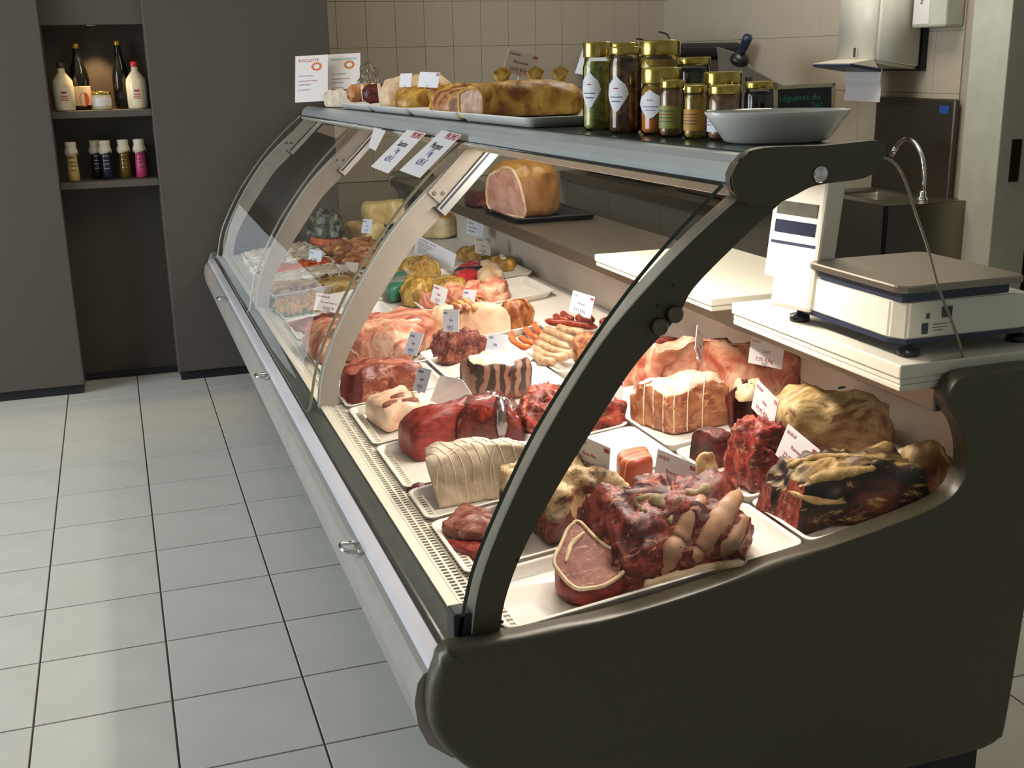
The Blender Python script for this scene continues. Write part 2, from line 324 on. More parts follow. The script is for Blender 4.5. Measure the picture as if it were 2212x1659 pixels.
# ---- measured layout: footprints (x, y), height, base lift; sausages; card planes (centre, right, up, width, height)
FOOT = {'aged': ([(1.308, -0.847), (1.329, -0.842), (1.362, -0.847), (1.428, -0.845), (1.484, -0.874), (1.521, -0.915), (1.538, -0.967), (1.537, -1.001), (1.529, -1.014),
           (1.492, -0.998), (1.438, -0.973), (1.378, -0.956), (1.318, -0.953), (1.306, -0.928), (1.31, -0.885), (1.304, -0.863)],
          0.11, 0),
 'agedbig': ([(1.459, -0.638), (1.448, -0.608), (1.473, -0.582), (1.529, -0.576), (1.527, -0.661), (1.55, -0.691), (1.589, -0.724), (1.615, -0.747), (1.624, -0.758),
              (1.635, -0.772), (1.63, -0.776), (1.589, -0.747), (1.516, -0.734), (1.449, -0.712), (1.453, -0.674)],
             0.14, 0),
 'agedtail': ([(1.539, -0.905), (1.566, -0.907), (1.596, -0.93), (1.602, -0.965), (1.61, -0.973), (1.615, -0.967), (1.596, -0.951), (1.542, -0.947)], 0.1, 0),
 'baggreen': ([(1.094, 2.637), (1.127, 2.666), (1.208, 2.697), (1.218, 2.535), (1.224, 2.507), (1.194, 2.428), (1.121, 2.526)], 0.1, 0.06),
 'bagroast': ([(0.839, -0.109), (0.848, -0.095), (0.904, -0.1), (0.956, -0.112), (1.022, -0.108), (1.075, -0.133), (1.08, -0.214), (1.081, -0.253), (1.06, -0.266),
               (1.002, -0.234), (0.943, -0.202), (0.858, -0.208), (0.841, -0.173)],
              0.1, 0),
 'behindsign': ([(1.274, -0.673), (1.298, -0.663), (1.301, -0.693), (1.311, -0.692), (1.302, -0.695), (1.273, -0.687)], 0.07, 0),
 'belly': ([(1.16, -0.572), (1.182, -0.561), (1.22, -0.575), (1.21, -0.617), (1.207, -0.63), (1.171, -0.639), (1.147, -0.617)], 0.07, 0),
 'boneend': ([(1.482, -0.432), (1.474, -0.455), (1.513, -0.444), (1.518, -0.49), (1.539, -0.469), (1.513, -0.477), (1.501, -0.43)], 0.1, 0),
 'breast': ([(1.446, 1.254), (1.509, 1.424), (1.541, 1.439), (1.554, 1.319), (1.537, 1.229), (1.51, 1.166), (1.44, 1.13)], 0.07, 0),
 'brownchunk': ([(1.415, 0.286), (1.437, 0.3), (1.473, 0.306), (1.481, 0.244), (1.461, 0.215), (1.413, 0.205), (1.394, 0.222)], 0.05, 0),
 'cheese': ([(1.339, 2.667), (1.373, 2.62), (1.47, 2.572), (1.522, 2.526), (1.49, 2.44), (1.45, 2.503), (1.349, 2.524)], 0.1, 0.07),
 'chop': ([(0.818, 0.15), (0.828, 0.179), (0.872, 0.18), (0.925, 0.205), (0.929, 0.149), (0.938, 0.094), (0.935, 0.031), (0.923, 0.001), (0.877, 0.018), (0.838, 0.019),
           (0.823, 0.111)],
          0.06, 0),
 'chunk': ([(1.333, -0.674), (1.351, -0.671), (1.403, -0.65), (1.43, -0.688), (1.427, -0.743), (1.423, -0.753), (1.404, -0.754), (1.368, -0.766), (1.342, -0.76),
            (1.345, -0.704), (1.331, -0.685)],
           0.12, 0),
 'duckA': ([(1.256, 1.706), (1.274, 1.699), (1.312, 1.665), (1.371, 1.65), (1.389, 1.555), (1.398, 1.558), (1.368, 1.579), (1.289, 1.618)], 0.08, 0),
 'duckB': ([(1.175, 1.239), (1.204, 1.325), (1.241, 1.385), (1.296, 1.37), (1.29, 1.254), (1.265, 1.2), (1.22, 1.152)], 0.08, 0),
 'duckC': ([(1.287, 1.282), (1.308, 1.324), (1.357, 1.347), (1.397, 1.254), (1.389, 1.202), (1.357, 1.207), (1.298, 1.202)], 0.06, 0),
 'duckD': ([(1.531, 1.798), (1.563, 1.808), (1.618, 1.8), (1.634, 1.703), (1.633, 1.673), (1.576, 1.671)], 0.05, 0),
 'fatbeef': ([(0.891, -0.568), (0.904, -0.558), (0.943, -0.566), (0.992, -0.557), (1.041, -0.552), (1.078, -0.58), (1.079, -0.666), (1.097, -0.708), (1.103, -0.746),
              (1.06, -0.732), (1.014, -0.712), (0.993, -0.747), (0.953, -0.756), (0.946, -0.682), (0.924, -0.654), (0.892, -0.606)],
             0.11, 0),
 'flat': ([(0.782, 1.24), (0.879, 1.246), (0.969, 1.266), (0.953, 1.148), (0.889, 1.135), (0.807, 1.141)], 0.03, 0),
 'greenbox': ([(1.172, 1.468), (1.191, 1.508), (1.257, 1.541), (1.255, 1.463), (1.22, 1.342), (1.154, 1.311)], 0.06, 0),
 'hock': ([(1.343, 0.712), (1.349, 0.698), (1.401, 0.708), (1.416, 0.626), (1.426, 0.626), (1.417, 0.644), (1.377, 0.622), (1.35, 0.669)], 0.09, 0),
 'lambribs': ([(1.275, 1.075), (1.298, 1.124), (1.349, 1.095), (1.421, 1.066), (1.496, 1.122), (1.486, 1.011), (1.439, 0.954), (1.374, 0.973), (1.298, 0.981)], 0.07, 0),
 'leg1': ([(0.784, 0.287), (0.799, 0.366), (0.82, 0.409), (0.858, 0.442), (0.917, 0.373), (0.976, 0.33), (0.995, 0.263), (0.97, 0.238), (0.93, 0.252), (0.895, 0.257),
           (0.843, 0.246), (0.8, 0.239)],
          0.09, 0),
 'leg2': ([(0.781, 0.874), (0.796, 0.915), (0.849, 0.887), (0.895, 0.899), (0.962, 0.878), (1.039, 0.777), (1.118, 0.805), (1.158, 0.792), (1.136, 0.671), (1.101, 0.616),
           (1.063, 0.581), (1.013, 0.518), (0.962, 0.58), (0.909, 0.644), (0.851, 0.691), (0.799, 0.699), (0.786, 0.825)],
          0.11, 0),
 'lettuce1': ([(0.784, 1.69), (0.809, 1.752), (0.82, 1.651), (0.835, 1.37), (0.876, 1.329), (0.841, 1.309), (0.787, 1.363), (0.778, 1.525)], 0.02, 0),
 'pate1': ([(1.261, 2.668), (1.286, 2.712), (1.365, 2.649), (1.396, 2.502), (1.396, 2.464), (1.33, 2.451), (1.261, 2.572)], 0.07, 0.02),
 'pateblock': ([(1.473, 2.612), (1.524, 2.547), (1.595, 2.487), (1.673, 2.458), (1.684, 2.314), (1.692, 2.312), (1.623, 2.293), (1.539, 2.45)], 0.1, 0.0),
 'pie': ([(1.574, 1.536), (1.608, 1.538), (1.646, 1.514), (1.655, 1.447), (1.658, 1.432), (1.623, 1.422), (1.578, 1.475)], 0.05, 0),
 'pinkbit': ([(1.216, 1.166), (1.224, 1.152), (1.283, 1.114), (1.284, 1.094), (1.255, 1.104), (1.221, 1.146)], 0.05, 0),
 'porkbits': ([(1.404, -0.023), (1.433, -0.008), (1.447, -0.044), (1.438, -0.074), (1.411, -0.097), (1.402, -0.052)], 0.05, 0),
 'porkblock': ([(1.147, 0.774), (1.153, 0.779), (1.166, 0.771), (1.252, 0.721), (1.317, 0.697), (1.331, 0.601), (1.341, 0.589), (1.337, 0.59), (1.278, 0.625),
                (1.22, 0.668), (1.144, 0.702)],
               0.1, 0),
 'porkloin': ([(1.4, -0.122), (1.401, -0.13), (1.411, -0.134), (1.46, -0.155), (1.525, -0.191), (1.581, -0.22), (1.628, -0.263), (1.654, -0.356), (1.684, -0.392),
               (1.695, -0.391), (1.69, -0.371), (1.623, -0.319), (1.57, -0.287), (1.545, -0.246), (1.472, -0.183), (1.401, -0.194)],
              0.13, 0),
 'porktied': ([(1.324, -0.293), (1.327, -0.278), (1.351, -0.286), (1.4, -0.3), (1.466, -0.303), (1.489, -0.356), (1.49, -0.41), (1.488, -0.425), (1.476, -0.424),
               (1.432, -0.416), (1.369, -0.41), (1.347, -0.366), (1.339, -0.314)],
              0.11, 0),
 'redA': ([(1.096, -0.164), (1.12, -0.129), (1.157, -0.103), (1.197, -0.088), (1.218, -0.122), (1.209, -0.189), (1.177, -0.228), (1.132, -0.258), (1.085, -0.239)], 0.08,
          0),
 'redB': ([(1.212, -0.237), (1.237, -0.243), (1.278, -0.225), (1.294, -0.29), (1.305, -0.31), (1.29, -0.313), (1.231, -0.308), (1.207, -0.276)], 0.08, 0),
 'redpack': ([(1.392, 1.343), (1.433, 1.434), (1.527, 1.508), (1.515, 1.414), (1.469, 1.301), (1.383, 1.239)], 0.06, 0),
 'redround': ([(1.321, -0.56), (1.332, -0.557), (1.364, -0.559), (1.39, -0.596), (1.391, -0.614), (1.38, -0.616), (1.347, -0.612), (1.333, -0.572), (1.323, -0.561)],
              0.07, 0),
 'rib': ([(0.967, -0.83), (0.979, -0.809), (1.023, -0.817), (1.06, -0.83), (1.105, -0.816), (1.121, -0.863), (1.168, -0.838), (1.211, -0.858), (1.247, -0.872),
          (1.224, -0.943), (1.219, -0.964), (1.211, -0.989), (1.186, -1.025), (1.149, -1.006), (1.095, -0.985), (1.032, -0.98), (0.986, -0.977), (0.979, -0.9)],
         0.12, 0),
 'ribblock': ([(1.073, 0.167), (1.076, 0.19), (1.075, 0.197), (1.117, 0.195), (1.175, 0.183), (1.206, 0.13), (1.213, 0.073), (1.207, 0.052), (1.151, 0.048),
               (1.083, 0.092)],
              0.1, 0),
 'ring': ([(1.105, 2.182), (1.141, 2.216), (1.194, 2.185), (1.262, 2.134), (1.304, 2.191), (1.28, 2.046), (1.211, 1.997), (1.126, 2.04)], 0.04, 0),
 'salami': ([(1.125, 2.457), (1.164, 2.496), (1.254, 2.478), (1.323, 2.416), (1.325, 2.287), (1.282, 2.233), (1.168, 2.261), (1.124, 2.34)], 0.05, 0),
 'salmonred': ([(1.1, 2.637), (1.12, 2.674), (1.16, 2.636), (1.209, 2.51), (1.208, 2.483), (1.139, 2.53)], 0.04, 0.02),
 'slices': ([(1.554, 0.147), (1.583, 0.134), (1.618, 0.111), (1.633, 0.074), (1.632, 0.084), (1.559, 0.124)], 0.05, 0),
 'steak': ([(0.9, -0.925), (0.906, -0.901), (0.928, -0.875), (0.955, -0.836), (0.97, -0.821), (0.978, -0.882), (0.989, -0.916), (1.001, -0.942), (0.995, -0.966),
            (0.985, -0.979), (0.942, -0.986), (0.912, -0.974)],
           0.085, 0),
 'steakA': ([(0.798, -0.611), (0.824, -0.577), (0.841, -0.55), (0.865, -0.542), (0.88, -0.6), (0.897, -0.642), (0.925, -0.69), (0.917, -0.724), (0.866, -0.71),
             (0.819, -0.668)],
            0.03, 0),
 'steakB': ([(0.789, -0.638), (0.812, -0.664), (0.853, -0.698), (0.87, -0.724), (0.849, -0.735), (0.815, -0.71), (0.795, -0.675)], 0.02, 0),
 'tender': ([(1.09, 0.533), (1.105, 0.55), (1.142, 0.539), (1.177, 0.518), (1.215, 0.468), (1.228, 0.408), (1.227, 0.398), (1.209, 0.41), (1.153, 0.445), (1.106, 0.444),
             (1.095, 0.51)],
            0.08, 0),
 'terrineA': ([(0.808, 1.837), (0.899, 1.772), (0.995, 1.717), (1.081, 1.709), (1.1, 1.627), (1.083, 1.569), (0.978, 1.629), (0.883, 1.681), (0.803, 1.712)], 0.05, 0),
 'terrineB': ([(0.78, 1.512), (0.798, 1.542), (0.872, 1.487), (0.937, 1.485), (0.967, 1.38), (0.96, 1.332), (0.911, 1.347), (0.834, 1.359), (0.792, 1.401)], 0.05, 0),
 'tied': ([(0.798, -0.395), (0.796, -0.372), (0.808, -0.365), (0.866, -0.39), (0.94, -0.401), (1.004, -0.444), (1.047, -0.513), (1.039, -0.558), (0.977, -0.519),
           (0.92, -0.488), (0.874, -0.483), (0.821, -0.471), (0.793, -0.456), (0.796, -0.407)],
          0.11, 0)}
TUBES = {'orange': [[(1.347, 0.599, 0.648), (1.319, 0.502, 0.645), (1.316, 0.428, 0.644), (1.336, 0.397, 0.647)],
            [(1.344, 0.52, 0.648), (1.345, 0.459, 0.648), (1.353, 0.428, 0.649)], [(1.39, 0.602, 0.653), (1.378, 0.524, 0.652), (1.379, 0.462, 0.652)],
            [(1.428, 0.63, 0.657), (1.411, 0.556, 0.655), (1.407, 0.496, 0.655)]],
 'red': [[(1.433, 0.545, 0.683), (1.447, 0.499, 0.684), (1.471, 0.469, 0.687), (1.496, 0.412, 0.69), (1.519, 0.365, 0.693)],
         [(1.472, 0.574, 0.687), (1.472, 0.52, 0.687), (1.487, 0.485, 0.689)], [(1.501, 0.585, 0.691), (1.492, 0.526, 0.69), (1.499, 0.493, 0.69)],
         [(1.515, 0.509, 0.692), (1.523, 0.469, 0.693), (1.539, 0.439, 0.695)], [(1.545, 0.5, 0.696), (1.533, 0.432, 0.694)],
         [(1.543, 0.397, 0.695), (1.576, 0.416, 0.699)], [(1.504, 0.324, 0.691), (1.538, 0.339, 0.695)]],
 'tan': [[(1.324, 0.344, 0.66), (1.321, 0.269, 0.66), (1.329, 0.22, 0.661), (1.349, 0.207, 0.663), (1.371, 0.203, 0.666)],
         [(1.348, 0.395, 0.663), (1.349, 0.332, 0.663), (1.354, 0.277, 0.664), (1.368, 0.227, 0.665), (1.384, 0.202, 0.667)],
         [(1.38, 0.442, 0.667), (1.379, 0.377, 0.667), (1.385, 0.321, 0.667), (1.396, 0.265, 0.669)],
         [(1.412, 0.497, 0.67), (1.418, 0.442, 0.671), (1.422, 0.372, 0.672), (1.432, 0.315, 0.673)],
         [(1.447, 0.488, 0.674), (1.454, 0.438, 0.675), (1.47, 0.398, 0.677), (1.483, 0.366, 0.679)],
         [(1.303, 0.281, 0.658), (1.301, 0.204, 0.658), (1.324, 0.174, 0.66)]]}
CARDS = {'C1': ([1.066, -0.67, 0.716], [0.372, -0.925, -0.079], [0.031, -0.072, 0.997], 0.091, 0.062),
 'C10': ([1.45, 0.18, 0.72], [0.539, 0.766, -0.351], [0.264, 0.242, 0.934], 0.09, 0.048),
 'C11': ([1.486, 0.397, 0.754], [0.332, -0.941, -0.064], [0.234, 0.016, 0.972], 0.09, 0.061),
 'C12': ([1.122, 0.442, 0.732], [0.221, -0.961, 0.164], [0.111, 0.192, 0.975], 0.09, 0.061),
 'C13': ([1.256, 0.72, 0.727], [0.137, -0.979, 0.149], [0.262, 0.181, 0.948], 0.09, 0.058),
 'C14': ([1.166, 0.186, 0.717], [0.262, -0.955, 0.138], [0.33, 0.223, 0.917], 0.09, 0.058),
 'C15': ([1.005, 0.4, 0.689], [0.157, -0.978, 0.135], [0.431, 0.191, 0.882], 0.09, 0.063),
 'C16': ([0.942, 0.071, 0.681], [0.095, -0.983, 0.155], [0.377, 0.18, 0.909], 0.09, 0.057),
 'C17': ([0.91, 1.128, 0.667], [0.972, -0.087, -0.218], [0.199, -0.189, 0.962], 0.091, 0.06),
 'C18': ([1.222, 0.928, 0.704], [0.221, -0.975, -0.028], [0.278, 0.035, 0.96], 0.09, 0.056),
 'C19': ([1.568, 1.561, 0.743], [0.811, 0.532, -0.243], [0.106, 0.276, 0.955], 0.09, 0.063),
 'C2': ([1.171, -0.793, 0.708], [0.338, -0.939, -0.054], [0.133, -0.009, 0.991], 0.093, 0.066),
 'C20': ([1.288, 2.301, 0.741], [0.24, -0.968, 0.074], [0.244, 0.134, 0.961], 0.09, 0.06),
 'C22': ([1.068, 1.72, 0.656], [0.478, 0.846, -0.235], [0.271, 0.113, 0.956], 0.09, 0.057),
 'C23': ([1.028, 2.101, 0.651], [0.405, -0.914, -0.01], [0.215, 0.085, 0.973], 0.09, 0.072),
 'C24': ([1.115, 1.792, 0.651], [0.648, 0.73, -0.218], [0.203, 0.11, 0.973], 0.09, 0.059),
 'C3': ([1.39, -0.834, 0.733], [0.096, -0.965, -0.243], [0.226, -0.216, 0.95], 0.092, 0.064),
 'C4': ([1.429, -0.658, 0.768], [-0.069, -0.977, -0.201], [0.034, -0.204, 0.978], 0.092, 0.063),
 'C5': ([1.568, -0.43, 0.803], [0.332, -0.943, 0.034], [0.147, 0.088, 0.985], 0.09, 0.059),
 'C6': ([1.467, -0.322, 0.802], [0.517, 0.592, -0.618], [0.347, 0.515, 0.784], 0.091, 0.059),
 'C7': ([1.43, -0.111, 0.737], [0.799, 0.543, -0.259], [0.277, 0.05, 0.959], 0.09, 0.057),
 'C8': ([1.275, -0.282, 0.719], [0.764, 0.345, -0.545], [0.31, 0.545, 0.779], 0.092, 0.062),
 'L1': ([1.392, 1.596, 0.723], [0.713, -0.576, -0.401], [0.031, -0.545, 0.838], 0.17, 0.087),
 'L2': ([1.608, 1.781, 0.778], [0.415, -0.904, -0.106], [0.069, -0.085, 0.994], 0.099, 0.057),
 'P1a': ([1.119, 2.45, 1.348], [0.902, -0.429, 0.036], [0.124, 0.338, 0.933], 0.14, 0.198),
 'P1b': ([1.257, 2.45, 1.353], [0.923, -0.383, 0.036], [0.118, 0.37, 0.922], 0.138, 0.199),
 'P2': ([1.356, 0.5, 1.399], [0.971, 0.082, -0.223], [0.235, -0.193, 0.953], 0.09, 0.061),
 'P3': ([1.458, 0.25, 1.397], [0.476, -0.868, -0.137], [0.362, 0.052, 0.931], 0.091, 0.065),
 'P4': ([1.163, 1.0, 1.355], [0.371, -0.929, 0.01], [0.172, 0.079, 0.982], 0.06, 0.04),
 'P5': ([1.195, 0.85, 1.357], [0.425, -0.905, -0.032], [0.235, 0.076, 0.969], 0.09, 0.044)}
H1 = [(1.11, 0.766, 1.216), (1.109, 0.556, 1.217), (0.993, 0.528, 1.119), (0.996, 0.753, 1.119)]
H2 = [(1.122, 0.442, 1.23), (1.118, 0.251, 1.229), (1.005, 0.238, 1.132), (1.008, 0.458, 1.132)]
H3 = [(1.101, 1.168, 1.203), (1.097, 0.987, 1.203), (1.038, 0.88, 1.153), (1.043, 0.998, 1.156)]
# ---------------------------------------------------------------- the room
XL, XR, YF, YB, ZC = -3.2, 3.12, -4.2, 3.22, 2.85
fl = struct('floor', B(XL, 4.6, YF, YB + .4, -.06, -.004), 'grout')
T = .3; G = .0023
tm = None
rest = bmesh.new()
for i in range(-11, 16):
    for j in range(-14, 12):
        x0, y0 = i * T, j * T
        vis = (-3 <= i <= 2 and -4 <= j <= 10) or (5 <= i <= 8 and -5 <= j <= 4)
        if y0 + T > YB + .3 or x0 < XL or x0 + T > 4.6: continue
        if vis:
            if tm is None:
                o = obj('tile', xform(B(G, T - G, G, T - G, -.02, 0, bev=.0012), Matrix.Translation((x0, y0, 0))), 'floor_tile', fl)
                o.data.transform(Matrix.Translation((-x0, -y0, 0))); o.location = (x0, y0, 0); tm = o.data
            else:
                o = bpy.data.objects.new('tile', tm); COL.objects.link(o); o.parent = fl; o.location = (x0, y0, 0)
        else: box(rest, x0 + G, x0 + T - G, y0 + G, y0 + T - G, -.02, 0)
o = obj('tile_field', rest, 'floor_tile', fl); o['kind'] = 'stuff'
struct('ceiling', B(XL, 4.6, YF, YB + .4, ZC, ZC + .05), 'white_paint')
bm = bmesh.new()                               # left wall with the shop window opening
box(bm, XL - .1, XL, YF, -.5, 0, ZC); box(bm, XL - .1, XL, 2.4, YB + .4, 0, ZC)
box(bm, XL - .1, XL, -.5, 2.4, 0, .3); box(bm, XL - .1, XL, -.5, 2.4, 2.5, ZC)
struct('wall_left', bm, 'white_paint')
w1 = struct('window_1', B(XL - .06, XL - .055, -.5, 2.4, .3, 2.5), 'clear')
bm = bmesh.new()
for y in (-.5, .93, 2.35): box(bm, XL - .08, XL - .02, y, y + .05, .3, 2.5)
for z in (.3, 2.45): box(bm, XL - .08, XL - .02, -.45, 2.35, z, z + .05)
obj('window_frame', bm, 'door_frame', w1)
struct('wall_front', B(XL, 4.6, YF - .1, YF, 0, ZC), 'white_paint')

# grey laminate wall at the end of the shop with a niche
wb = struct('wall_back', B(1.277, XR + .1, YB, YB + .1, 0, ZC), 'wall_grout')
lp = struct('trim_1', B(XL, .075, 2.81, YB + .1, .045, ZC, bev=.004), 'pillar')
obj('plinth', B(XL, .068, 2.835, YB, 0, .045), 'plinth', lp)
rp = struct('trim_2', B(.485, 1.277, 2.86, YB + .1, .045, ZC, bev=.004), 'pillar')
obj('plinth', B(.495, 1.27, 2.885, YB, 0, .045), 'plinth', rp)
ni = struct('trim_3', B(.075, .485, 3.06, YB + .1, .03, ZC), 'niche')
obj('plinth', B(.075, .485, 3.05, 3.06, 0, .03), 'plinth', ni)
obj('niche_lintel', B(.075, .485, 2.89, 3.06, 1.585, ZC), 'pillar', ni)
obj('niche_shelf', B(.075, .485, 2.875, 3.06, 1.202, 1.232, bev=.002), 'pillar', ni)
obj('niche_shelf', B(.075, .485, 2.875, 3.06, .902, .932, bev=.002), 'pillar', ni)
sp = thing('recessed_spotlight', 'small round warm spotlight set into the top of the grey wall niche', 'lamp', (.275, 2.965, 1.585))
obj('lamp_ring', lathe([(.022, -.004), (.034, -.004), (.036, 0), (.022, 0)], (.275, 2.965, 1.585)), 'chrome', sp, True)
M['halogen'] = emit('halogen', '#ffc98a', 6)
obj('lamp_disc', lathe([(.020, -.003), (.0201, -.001)], (.275, 2.965, 1.585)), 'halogen', sp)
d = bpy.data.lights.new('niche_beam', 'SPOT'); d.energy = 14; d.color = (1, .62, .3); d.spot_size = 1.35; d.spot_blend = .5; d.shadow_soft_size = .015
ls = bpy.data.objects.new('niche_beam', d); COL.objects.link(ls); ls.location = (.275, 2.965, 1.575)

# tiled walls behind the counter (every tile its own piece)
TW, TH, TG = .145, .2133, .0007
def tilewall(parent, place, n0, n1, r0, r1, zoff):
    me = None
    for r in range(r0, r1):
        for k in range(n0, n1):
            if me is None:
                o = obj('tile', B(TG, TW - TG, 0, .006, TG, TH - TG, bev=.001), 'wall_tile', parent); me = o.data
            else:
                o = bpy.data.objects.new('tile', me); COL.objects.link(o); o.parent = parent
            o.matrix_basis = place(k * TW, zoff + r * TH)
ZO = 1.262 - 5 * TH
tilewall(wb, lambda s, z: Matrix.Translation((XR - s - TW, YB - .006, z)), 0, 13, 3, 9, ZO)
wr = struct('wall_right', B(XR, XR + .1, .835, YB, 0, ZC), 'wall_grout')
tilewall(wr, lambda s, z: Matrix.Translation((XR - .006, YB - s, z)) @ Matrix.Rotation(-math.pi / 2, 4, 'Z'), 0, 16, 2, 9, ZO)
bm = bmesh.new(); box(bm, XR, XR + .1, YF, -.55, 0, ZC); box(bm, XR, XR + .1, -.55, .835, 2.15, ZC)
struct('wall_right_near', bm, 'white_paint')
d1 = struct('door_1', B(XR - .03, XR + .12, .655, .835, 0, 2.15, bev=.004), 'door_frame')
obj('door_frame', B(XR - .03, XR + .12, -.55, -.43, 0, 2.15), 'door_frame', d1)
obj('door_frame', B(XR - .03, XR + .12, -.43, .655, 2.05, 2.15), 'door_frame', d1)
obj('strike_plate', B(XR + .02, XR + .06, .652, .655, .98, 1.12), 'steel_dark', d1)
struct('wall_passage', B(4.5, 4.6, YF, YB, 0, ZC), 'dark_room')
struct('wall_passage_far', B(XR + .1, 4.5, 1.2, 1.3, 0, ZC), 'dark_room')
# ---------------------------------------------------------------- refrigerated serve-over counter
Y0, Y1 = -1.02, 2.83
case = thing('display_counter', 'long refrigerated butcher counter with curved glass front and dark grey end panel', 'display counter', (1.2, .9, 0))
# near end panel: moulded outline with a rounded rim, X-Z outline thickened in Y
OUT = [(.692, .600), (.680, .597), (.671, .588), (.667, .575), (.661, .560), (.655, .542), (.651, .514), (.652, .483), (.66, .457), (.674, .433), (.697, .406),
       (.735, .365), (.79, .315), (.86, .265), (.94, .232), (1.05, .215), (1.3, .21), (1.618, .210), (1.665, .214), (1.69, .224), (1.703, .25), (1.715, .46), (1.728, .70), (1.735, .86), (1.725, .90), (1.70, .915),
       (1.60, .916), (1.546, .914), (1.526, .901), (1.515, .877), (1.521, .861), (1.546, .831), (1.562, .79), (1.563, .75), (1.541, .713), (1.488, .692), (1.401, .674), (1.316, .659), (1.232, .646), (1.151, .632), (1.072, .619), (.994, .609), (.918, .602), (.844, .600), (.772, .599)]
def endpanel(yo, yi):
    loop = [Vector((p.x, 0, p.y)) for p in cr([(x, z, 0) for x, z in OUT], 4, True)]
    n = len(loop); bm = bmesh.new(); rings = []
    c = Vector((1.2, 0, .5)); s = 1 if yi > yo else -1
    nrm = []
    SGN = 1 if sum(loop[i - 1].x * loop[i].z - loop[i - 1].z * loop[i].x for i in range(n)) > 0 else -1
    for i in range(n):
        t = (loop[(i + 1) % n] - loop[i - 1]).normalized(); nrm.append(Vector((t.z, 0, -t.x)))
    # orientation: make the normals point inwards
    if (c - loop[0]).dot(nrm[0]) < 0: nrm = [-q for q in nrm]
    turn = []
    for i in range(n):
        d0 = loop[i] - loop[i - 1]; d1 = loop[(i + 1) % n] - loop[i]
        turn.append(1.0 if (d0.x * d1.z - d0.z * d1.x) * SGN > -1e-7 else 0.0)
    for _ in range(6): turn = [(turn[i - 1] + turn[i] * 2 + turn[(i + 1) % n]) / 4 for i in range(n)]
    rad = [(.006 + .015 * t) * (1 if p.x < 1.2 else max(.34, 1 - 3 * (p.x - 1.2))) for t, p in zip(turn, loop)]
    for k in range(7):
        a = k / 6 * math.pi / 2
        rings.append([bm.verts.new(loop[i] + nrm[i] * rad[i] * (1 - math.sin(a)) + Vector((0, yo + s * rad[i] * (1 - math.cos(a)), 0))) for i in range(n)])
    rings.append([bm.verts.new(loop[i] + Vector((0, yi, 0))) for i in range(n)])
    for A, Q in zip(rings, rings[1:]):
        for i in range(n): bm.faces.new((A[i], A[(i + 1) % n], Q[(i + 1) % n], Q[i]))
    from mathutils.geometry import delaunay_2d_cdt
    for ring in (rings[0], rings[-1]):
        pts2 = [Vector((v.co.x, v.co.z)) for v in ring]
        r = delaunay_2d_cdt(pts2, [], [list(range(n))], 1, 1e-6)
        vs = [ring[src[0]] if src else None for src in r[3]]
        for f in r[2]:
            q = [vs[i] for i in f]
            if None not in q and len(set(q)) == 3:
                try: bm.faces.new(q)
                except ValueError: pass
    return bm
obj('end_panel', endpanel(-1.06, -1.022), 'panel', case, True)
obj('end_panel', endpanel(2.858, 2.83), 'panel', case, True)
# grey-green inner ledge along the near end panel
bm = bmesh.new()
prof = [(.74, .578), (.92, .583), (1.07, .600), (1.23, .627), (1.40, .656), (1.53, .69)]
for (xa, za), (xb, zb) in zip(prof, prof[1:]):
    v = [bm.verts.new(p) for p in ((xa, -1.024, za + .012), (xb, -1.024, zb + .012), (xb, -1.012, zb + .006), (xa, -1.012, za + .006), (xa, -1.024, za - .03), (xb, -1.024, zb - .03), (xb, -1.012, zb - .03), (xa, -1.012, za - .03))]
    for q in ((0, 1, 2, 3), (7, 6, 5, 4), (0, 4, 5, 1), (3, 2, 6, 7)): bm.faces.new([v[k] for k in q])
obj('end_ledge', bm, 'canopy', case)
obj('base_body', B(.86, 1.70, -1.0, 2.81, .10, .50), 'plinth', case)
obj('kick_plate', B(.90, 1.60, -.98, 2.80, 0, .10), 'plinth', case)
# front: grey lip, bright bumper, dark glass rail, white ledge
low = [(.66, .552), (.652, .548), (.643, .535), (.637, .505), (.641, .465), (.655, .43), (.69, .40), (.86, .33), (.86, .54), (.70, .548)]
obj('front_skirt', prism(low, -1.02, Y1), 'bumper_low', case, False)
obj('bumper', prism([(.660, .553), (.664, .562), (.672, .5645), (.6885, .567), (.6885, .548), (.664, .546)], -1.02, Y1), 'bumper', case)
obj('glass_rail', prism([(.690, .567), (.728, .579), (.728, .55), (.690, .55)], -1.02, Y1), 'rail_dark', case)
obj('glass_gasket', prism([(.687, .5675), (.6905, .5695), (.6915, .566), (.688, .564)], -1.02, Y1), 'rubber', case)
obj('inner_ledge', prism([(.728, .582), (.748, .582), (.748, .55), (.728, .55)], -1.0, Y1), 'ledge_white', case)
obj('air_channel', B(.742, .83, -1.0, Y1, .545, .565), 'slot_dark', case)
for a, b in ((-.985, -.915), (-.91, .28), (.30, 1.57), (1.59, 2.81)):
    bm = bmesh.new()
    for k in range(5): x = .750 + k * .0152; box(bm, x, x + .0045, a, b, .5765, .580)
    n = max(4, int((b - a) / .0125)); st = (b - a) / n
    for k in range(n + 1): box(bm, .7502, .8151, a + k * st - .0026, a + k * st + .0026, .5768, .5798)
    obj('air_grille', bm, 'ledge_white', case)
bm = bmesh.new()
v = [bm.verts.new(p) for p in ((.80, -1.02, deckz(.80)), (1.70, -1.02, deckz(1.70)), (1.70, Y1, deckz(1.70)), (.80, Y1, deckz(.80)))]
w = [bm.verts.new(q.co - Vector((0, 0, .02))) for q in v]
bm.faces.new(v); bm.faces.new(w[::-1])
for i in range(4): bm.faces.new((v[i], w[i], w[(i + 1) % 4], v[(i + 1) % 4]))
obj('display_deck', bm, 'white_shelf', case)
